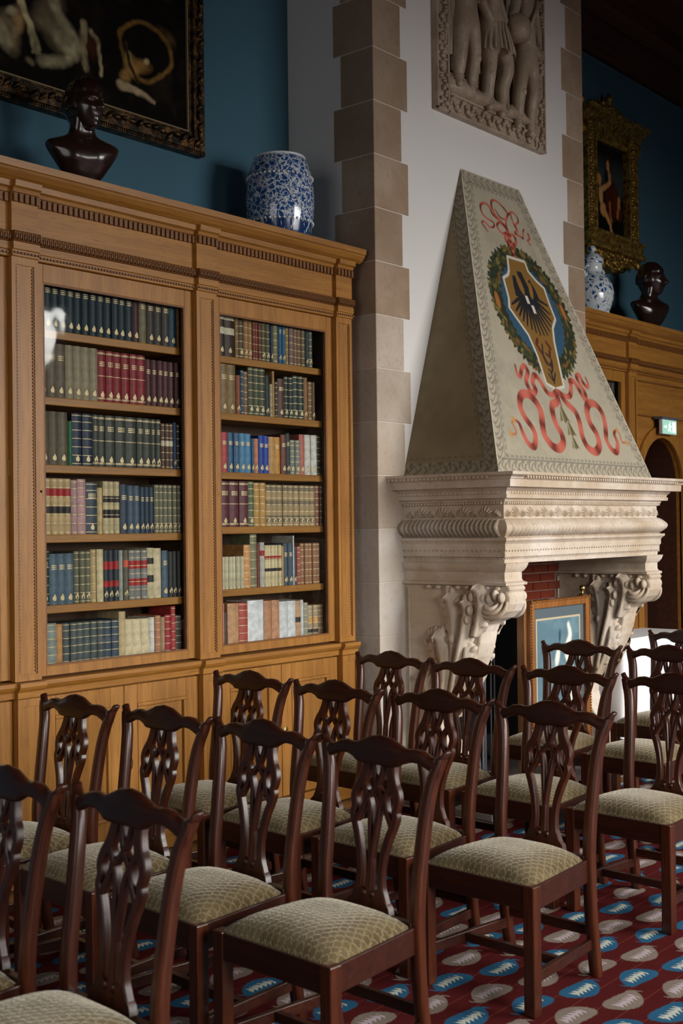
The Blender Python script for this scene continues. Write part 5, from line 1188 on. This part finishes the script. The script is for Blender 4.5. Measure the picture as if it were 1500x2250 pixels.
# ================================================================== THINGS AT THE FIREPLACE
# framed picture standing as a fire screen
fs = thing('fire_screen', (6.85, 4.02, .045), 'framed blue picture with brass ball finials standing in the fireplace opening', 'fire screen')
FRM = wood('screen_frame_oak', (.24, .085, .02), (.36, .15, .04), (.12, .04, .01), 'z', rough=.35)
x0, x1, y, z0_, z1_ = 6.49, 7.225, 4.0, .16, 1.172
m = MB(); frame_bars(m, x0, x1, z0_, z1_, .05, y - .012, y + .03); fr = m.build('frame', FRM, fs, bevel=.006)
m = MB(); z = z0_
while z < z1_:
    for xx in (x0 + .008, x1 - .008): m.box(xx - .005, xx + .005, y - .018, y - .010, z, z + .012)
    z += .018
xx = x0
while xx < x1: m.box(xx, xx + .012, y - .018, y - .010, z1_ - .013, z1_ - .003); xx += .018
stuff(m.build('carved_edge', FRM, fr))
for xx in (x0 - .004, x1 + .004):
    MB().box(xx - .022, xx + .022, y + .02, y + .075, .045, z1_ + .004).build('post', DOORW, fs, bevel=.004)
    MB().box(xx - .025, xx + .025, y - .09, y + .17, .045, .085).build('foot', DOORW, fs, bevel=.01)
    MB().lathe([(.004, 0), (.02, 0), (.022, .006), (.008, .012), (.007, .02), (.018, .03), (.022, .044), (.017, .058), (.004, .066)], (xx, y + .045, z1_ + .004), 14).build('finial', BRASS, fs, smooth=50)
MB().box(x0 + .05, x1 - .05, y + .012, y + .028, z0_ + .05, z1_ - .05).build('back_panel', DOORW, fs)
def blue_print(p):
    p.lay(((p.U < x0 + .10) | (p.U > x1 - .10) | (p.V > z1_ - .125) | (p.V < z0_ + .11)) * 1., (86, 98, 104))
    a, b, c_, d_ = x0 + .105, x1 - .105, z0_ + .115, z1_ - .13
    ins = ((p.U > a) & (p.U < b) & (p.V > c_) & (p.V < d_)) * 1.
    p.lay((((p.U > a - .012) & (p.U < b + .012) & (p.V > c_ - .012) & (p.V < d_ + .012)) * 1.), (196, 178, 142)); base = p.c.copy(); UV = (p.U, p.V)
    p.lay(ins, (88, 116, 128)); n = p.noise(7, 3) * .5 + p.noise(22, 4) * .5; p.lay(ins * np.clip((n - .45) * 1.6, 0, .7), (122, 150, 158)); p.lay(ins * np.clip((p.V - .85) * .8, 0, .4), (96, 134, 150))
    W1 = (226, 226, 214); D1 = (52, 74, 92)
    p.stroke([(6.98, 1.0), (7.0, .93), (6.96, .84), (7.0, .74), (7.02, .60), (6.98, .46), (7.04, .32)], .03, W1, .02, taper=([0, .3, .6, 1], [.5, 1.2, .8, 1.5]))
    p.ell((6.84, .80), (.035, .08), W1, -.3, .5); p.ell((6.87, .93), (.02, .06), D1, -.1, .5); p.ell((6.68, .66), (.035, .06), D1, .3, .4); p.ell((6.68, .66), (.018, .03), (150, 180, 190), .3, .5)
    p.ell((6.72, .50), (.03, .035), W1, 0, .5); p.ell((6.84, .46), (.05, .05), W1, 0, .5); p.ell((6.9, .38), (.06, .035), D1, .2, .6); p.ell((6.63, .4), (.04, .07), (206, 216, 210), .3, .6); p.ell((7.08, .62), (.03, .06), D1, .4, .5); p.stroke([(6.78, .30), (6.70, .40), (6.66, .52), (6.72, .6)], .01, W1, .01); p.ell((7.06, .45), (.03, .03), (70, 110, 134), 0, .5); p.ell((6.8, .58), (.06, .04), (128, 172, 188), .5, .6); p.ell((6.66, .27), (.06, .05), (214, 150, 120), 0, .7)
    m_ = ins[..., None]; p.c = p.c * m_ + base * (1 - m_)
canvas('picture', x0 + .05, x1 - .05, z0_ + .05, z1_ - .05, y + .0105, 110, 160, (86, 98, 104), blue_print, PRINTP, fs, 0.)
# fire irons
fi = thing('fire_iron_stand', (6.47, 4.32, .045), 'grey iron fire tool stand beside the left scroll bracket', 'fire irons')
GI = flat('pale_iron', (.22, .22, .26), .45, .15)
c = (6.47, 4.32)
MB().lathe([(.004, 0), (.07, 0), (.07, .012), (.03, .03), (.012, .05), (.010, .06)], (c[0], c[1], .045), 20).build('base', GI, fi, smooth=40)
MB().tube([(c[0], c[1], .1), (c[0], c[1], .93)], .009, 8).build('stem', GI, fi)
MB().tube([(c[0] + .012 * math.cos(a), c[1], .945 + .02 * math.sin(a)) for a in np.linspace(0, 2 * PI, 14)], .005, 6).build('ring_handle', GI, fi, smooth=True)
MB().tube([(c[0] - .09, c[1], .875), (c[0] - .05, c[1], .90), (c[0], c[1], .905), (c[0] + .05, c[1], .90), (c[0] + .09, c[1], .875)], .006, 6).build('hook_arm', GI, fi, smooth=True)
for dx in (-.085, -.045, .045, .085):
    MB().tube([(c[0] + dx, c[1] - .012, .91), (c[0] + dx, c[1] - .018, .80), (c[0] + dx * 1.05, c[1] - .015, .25), (c[0] + dx * 1.05, c[1] - .012, .12)], [.011, .005, .005, .012], 6).build('fire_tool', GI, fi, smooth=True)
# side table under a white cloth
tx0, tx1, ty0, ty1, tz = 8.27, 9.28, 4.28, 4.65, .785
st = thing('side_table', ((tx0 + tx1) / 2, (ty0 + ty1) / 2, 0), 'wooden side table hidden under the white cloth right of the fireplace', 'table')
MB().box(tx0 + .02, tx1 - .02, ty0 + .02, ty1 - .02, tz - .03, tz - .004).build('table_top', DOORW, st)
for xx in (tx0 + .06, tx1 - .06):
    for yy in (ty0 + .06, ty1 - .06): MB().box(xx - .025, xx + .025, yy - .025, yy + .025, 0, tz - .03).build('leg', DOORW, st)
m = MB(); per = []
def rrect(x0, x1, y0, y1, r, n=6, k=26):
    o = []
    for cx_, cy_, a0 in ((x1 - r, y0 + r, -PI / 2), (x1 - r, y1 - r, 0), (x0 + r, y1 - r, PI / 2), (x0 + r, y0 + r, PI)):
        for i in range(n + 1): o.append((cx_ + r * math.cos(a0 + PI / 2 * i / n), cy_ + r * math.sin(a0 + PI / 2 * i / n), math.cos(a0 + PI / 2 * i / n), math.sin(a0 + PI / 2 * i / n)))
    out = []
    for i in range(len(o)):
        a, b = o[i], o[(i + 1) % len(o)]; L = math.hypot(b[0] - a[0], b[1] - a[1]); q = max(1, int(L / .025))
        for j in range(q): f = j / q; out.append(tuple(a[t_] * (1 - f) + b[t_] * f for t_ in range(4)))
    return out
per = rrect(tx0, tx1, ty0, ty1, .025)
rs = []
for k in range(13):
    s = k / 12; z = tz - .002 - (tz - .06) * s; r = []
    for i, (x, y, nx, ny) in enumerate(per):
        q = (.012 + .022 * s) * (.5 + .5 * math.sin(i * .42 + 1.2 * math.sin(i * .07))) * min(1, s * 4) + (.006 if k == 0 else .012)
        if k == 0: q = .002
        r.append((x + nx * q, min(y + ny * q, 4.69), z if k else tz))
    rs.append(r)
m.rings(rs[::-1], cap=False); n = len(per); m.add([p for p in rs[0]], [tuple(range(n))])
cl_ = m.build('tablecloth', CLOTH, smooth=55, origin=((tx0 + tx1) / 2, (ty0 + ty1) / 2, tz)); tag(cl_, 'white linen tablecloth hanging to the floor right of the fireplace', 'tablecloth')
# ================================================================== CHAIRS
def back_x(z):                      # rake of the back
    return .215 + .0 * z if z < .44 else .215 + .30 * (z - .44) ** 2 * .55 + .055 * (z - .44)
def ribbon(m, path, w, x_off=0., th=.011, n=6):
    """flat pierced-work strap; path (y,z); swept in the curved plane of the back"""
    pts = bez(path, n) if len(path) > 2 else [np.array(p, float) for p in path]; N_ = len(pts); rs = []
    for k, p in enumerate(pts):
        q = pts[min(k + 1, N_ - 1)] - pts[max(k - 1, 0)]; q = q / (np.linalg.norm(q) + 1e-9); nr = np.array([-q[1], q[0]])
        ww = (w if not hasattr(w, '__len__') else np.interp(k / (N_ - 1), np.linspace(0, 1, len(w)), w)) / 2
        a = p + nr * ww; b = p - nr * ww; xa = back_x(a[1]) + x_off; xb = back_x(b[1]) + x_off; c = .0035
        a2 = p + nr * (ww - c); b2 = p - nr * (ww - c)
        rs.append([(xa - th + c, a[0], a[1]), (xa + th, a[0], a[1]), (xb + th, b[0], b[1]), (xb - th + c, b[0], b[1]), (back_x(b2[1]) + x_off - th, b2[0], b2[1]), (back_x(a2[1]) + x_off - th, a2[0], a2[1])])
    m.rings(rs)
def build_chair():
    t = thing('dining_chair', (0, 0, 0), 'x', 'chair', 'mahogany chairs set out in rows')
    # seat: domed velvet drop-in
    P = []; N_ = 22
    for i in range(N_ + 1):
        u = -1 + 2 * i / N_; r = []
        for j in range(N_ + 1):
            v = -1 + 2 * j / N_
            x = -.208 + (u + 1) / 2 * .405; hw = .236 - (u + 1) / 2 * .045
            e = (1 - abs(u) ** 3.2) * (1 - abs(v) ** 3.2)
            cr = 1 - .012 * (abs(u) ** 6) * (abs(v) ** 6)
            r.append((x, v * hw * cr, .432 + .064 * max(e, 0) ** .6))
        P.append(r)
    m = MB().grid(P)
    m.build('seat', VELVET, t, smooth=True, local=True)
    # rails
    MB().box(-.216, -.192, -.215, .215, .352, .434).build('front_rail', MAHOGX, t, bevel=.003, local=True)
    for s in (-1, 1):
        m = MB(); y0, y1 = .243 * s, .198 * s; yi0, yi1 = .218 * s, .175 * s
        m.hexa([(-.2, y0, .352), (.205, y1, .352), (.205, yi1, .352), (-.2, yi0, .352), (-.2, y0, .434), (.205, y1, .434), (.205, yi1, .434), (-.2, yi0, .434)])
        m.build('side_rail', MAHOGX, t, bevel=.003, local=True)
        MB().box(-.219, -.174, min(.248 * s, .203 * s), max(.248 * s, .203 * s), 0, .436).build('front_leg', MAHOG, t, bevel=.004, local=True)
        # rear leg running up into the back stile, flaring to the ear
        path = [(.262, .188, 0), (.245, .190, .10), (.225, .192, .25), (.217, .194, .40), (.218, .196, .52), (back_x(.65), .199, .65), (back_x(.78), .206, .78), (back_x(.86), .217, .86), (back_x(.905), .231, .905), (back_x(.935), .240, .935)]
        pts = bez([(p[0], p[1] * s, p[2]) for p in path], 5); rs = []
        for k, p in enumerate(pts):
            f = k / (len(pts) - 1); a = .019 if f < .45 else .019 - .004 * (f - .45) / .55; b = .0205; c = .006
            rs.append([(p[0] - a, p[1] - b + c, p[2]), (p[0] - a + c, p[1] - b, p[2]), (p[0] + a - c, p[1] - b, p[2]), (p[0] + a, p[1] - b + c, p[2]), (p[0] + a, p[1] + b - c, p[2]), (p[0] + a - c, p[1] + b, p[2]), (p[0] - a + c, p[1] + b, p[2]), (p[0] - a, p[1] + b - c, p[2])])
        MB().rings(rs).build('rear_leg', MAHOG, t, smooth=50, local=True)
        MB().hexa([(-.18, .236 * s, .105), (.23, .196 * s, .105), (.23, .178 * s, .105), (-.18, .214 * s, .105), (-.18, .236 * s, .142), (.23, .196 * s, .142), (.23, .178 * s, .142), (-.18, .214 * s, .142)]).build('side_stretcher', MAHOGX, t, bevel=.002, local=True)
    MB().box(.195, .222, -.185, .185, .352, .445).build('rear_rail', MAHOGX, t, bevel=.003, local=True)
    MB().box(-.012, .012, -.212, .212, .108, .140).build('cross_stretcher', MAHOGX, t, bevel=.002, local=True)
    MB().box(.230, .250, -.178, .178, .150, .186).build('rear_stretcher', MAHOGX, t, bevel=.002, local=True)
    # serpentine crest rail
    ys = np.linspace(-.264, .264, 73)
    tk = ([0, .045, .07, .10, .125, .145, .175, .20, .225, .245, .257, .264], [.984, .977, .966, .953, .952, .955, .951, .938, .936, .948, .964, .958])
    bk_ = ([0, .06, .085, .105, .13, .165, .19, .212, .235, .25, .264], [.890, .890, .893, .906, .914, .912, .903, .893, .896, .922, .952])
    rs = []
    for y in ys:
        a = abs(y); zt = np.interp(a, *tk); zb = np.interp(a, *bk_); xc = .004 - .016 * (1 - (a / .264) ** 2); q = []
        zm = (zt + zb) / 2; hh = (zt - zb) / 2
        for ang in np.linspace(0, 2 * PI, 13)[:-1]:
            ca, sa = math.cos(ang), math.sin(ang); px = (abs(ca) ** .55) * (1 if ca > 0 else -1); pz = (abs(sa) ** .55) * (1 if sa > 0 else -1)
            z = zm + hh * pz; q.append((back_x(min(z, .97)) + xc + .0155 * px, y, z))
        rs.append(q)
    MB().rings(rs).build('crest_rail', MAHOGX, t, smooth=True, local=True)
    # pierced splat
    m = MB()
    for s in (-1, 1):
        S_ = lambda L: [(y * s, z) for y, z in L]
        ribbon(m, S_([(.048, .90), (.054, .865), (.064, .835), (.082, .81), (.09, .785), (.084, .755), (.088, .735), (.080, .71), (.064, .67), (.05, .62), (.043, .565), (.046, .515), (.058, .48), (.064, .455)]), [.034, .034, .036, .03, .026, .024, .024, .026, .026, .024, .024, .026, .03, .04])
        ribbon(m, S_([(.066, .835), (.046, .812), (.040, .79), (.048, .755), (.066, .725), (.072, .71)]), [.022, .02, .018, .018, .02, .016])
        ribbon(m, S_([(.022, .90), (.014, .86), (0, .826), (-.022, .80), (-.040, .775)]), .017, x_off=.0004 * s)
        ribbon(m, S_([(.04, .80), (.022, .765), (.014, .71), (.008, .655), (.0, .60)]), [.016, .017, .017, .016, .018], x_off=.0006 * s)
    ribbon(m, [(0, .64), (0, .58), (0, .515), (0, .49)], [.014, .022, .024, .03])
    base = [(-.092, .444), (-.086, .466), (-.07, .482), (-.056, .50), (-.03, .512), (-.012, .50), (0, .516), (.012, .50), (.03, .512), (.056, .50), (.07, .482), (.086, .466), (.092, .444)]
    m.add([(back_x(z) - .012, y, z) for y, z in base] + [(back_x(z) + .012, y, z) for y, z in base], [tuple(range(13)), tuple(range(25, 12, -1))] + [(i, (i + 1) % 13, 13 + (i + 1) % 13, 13 + i) for i in range(13)])
    for s in (-1, 1): m.sphere((back_x(.5) - .012, .017 * s, .496), (.006, .010, .012), 8, 6)
    m.build('splat', MAHOG, t, smooth=40, local=True)
    return t
chair = build_chair(); index_kids(chair)
CX = .285           # crest ahead of the chair's origin
spots = [
    (2.055, 2.985, 'chair cut off by the left edge, standing next to the nearest chair'),
    (2.061, 2.46, 'nearest mahogany chair, its seat cut off by the lower left corner'),
    (3.100, 4.035, 'chair nearest the bookcases in the row before the left bookcase'),
    (3.105, 3.51, 'second chair from the bookcases in the row with the nearest whole chair'),
    (3.090, 2.98, 'third chair from the bookcases in the row with the nearest whole chair'),
    (3.069, 2.440, 'nearest whole chair with orange-lit splat and fully visible velvet seat'),
    (4.100, 4.035, 'chair nearest the bookcases in the middle row, before the right bookcase'),
    (4.060, 3.480, 'second chair from the bookcases in the middle row'),
    (4.080, 2.942, 'third chair from the bookcases in the middle row'),
    (4.050, 2.400, 'aisle chair of the middle row with its front leg standing on the carpet'),
    (5.160, 4.03, 'chair standing before the white chimney breast corner'),
    (5.110, 3.488, 'chair standing before the left scroll bracket of the fireplace'),
    (5.105, 2.94, 'chair overlapping the framed blue picture, nearer to the viewer'),
    (5.106, 2.405, 'chair at the right edge before the white tablecloth, nearest of three'),
    (6.260, 3.52, 'chair directly before the framed blue picture, farther from the viewer'),
    (6.250, 2.97, 'chair at the right edge before the white tablecloth, middle of three'),
    (7.250, 3.330, 'farthest chair, cut by the right edge before the white tablecloth'),
]
for i, (x, y, lab) in enumerate(spots):
    o = chair if i == 0 else copy_tree(chair)
    an = math.radians(-3.5 + R.uniform(-.8, .8))
    o.location = (x - CX * math.cos(an), y - CX * math.sin(an), 0.001); o.rotation_euler = (0, 0, an)
    o['label'] = 'mahogany ' + lab if 'mahogany' not in lab else lab
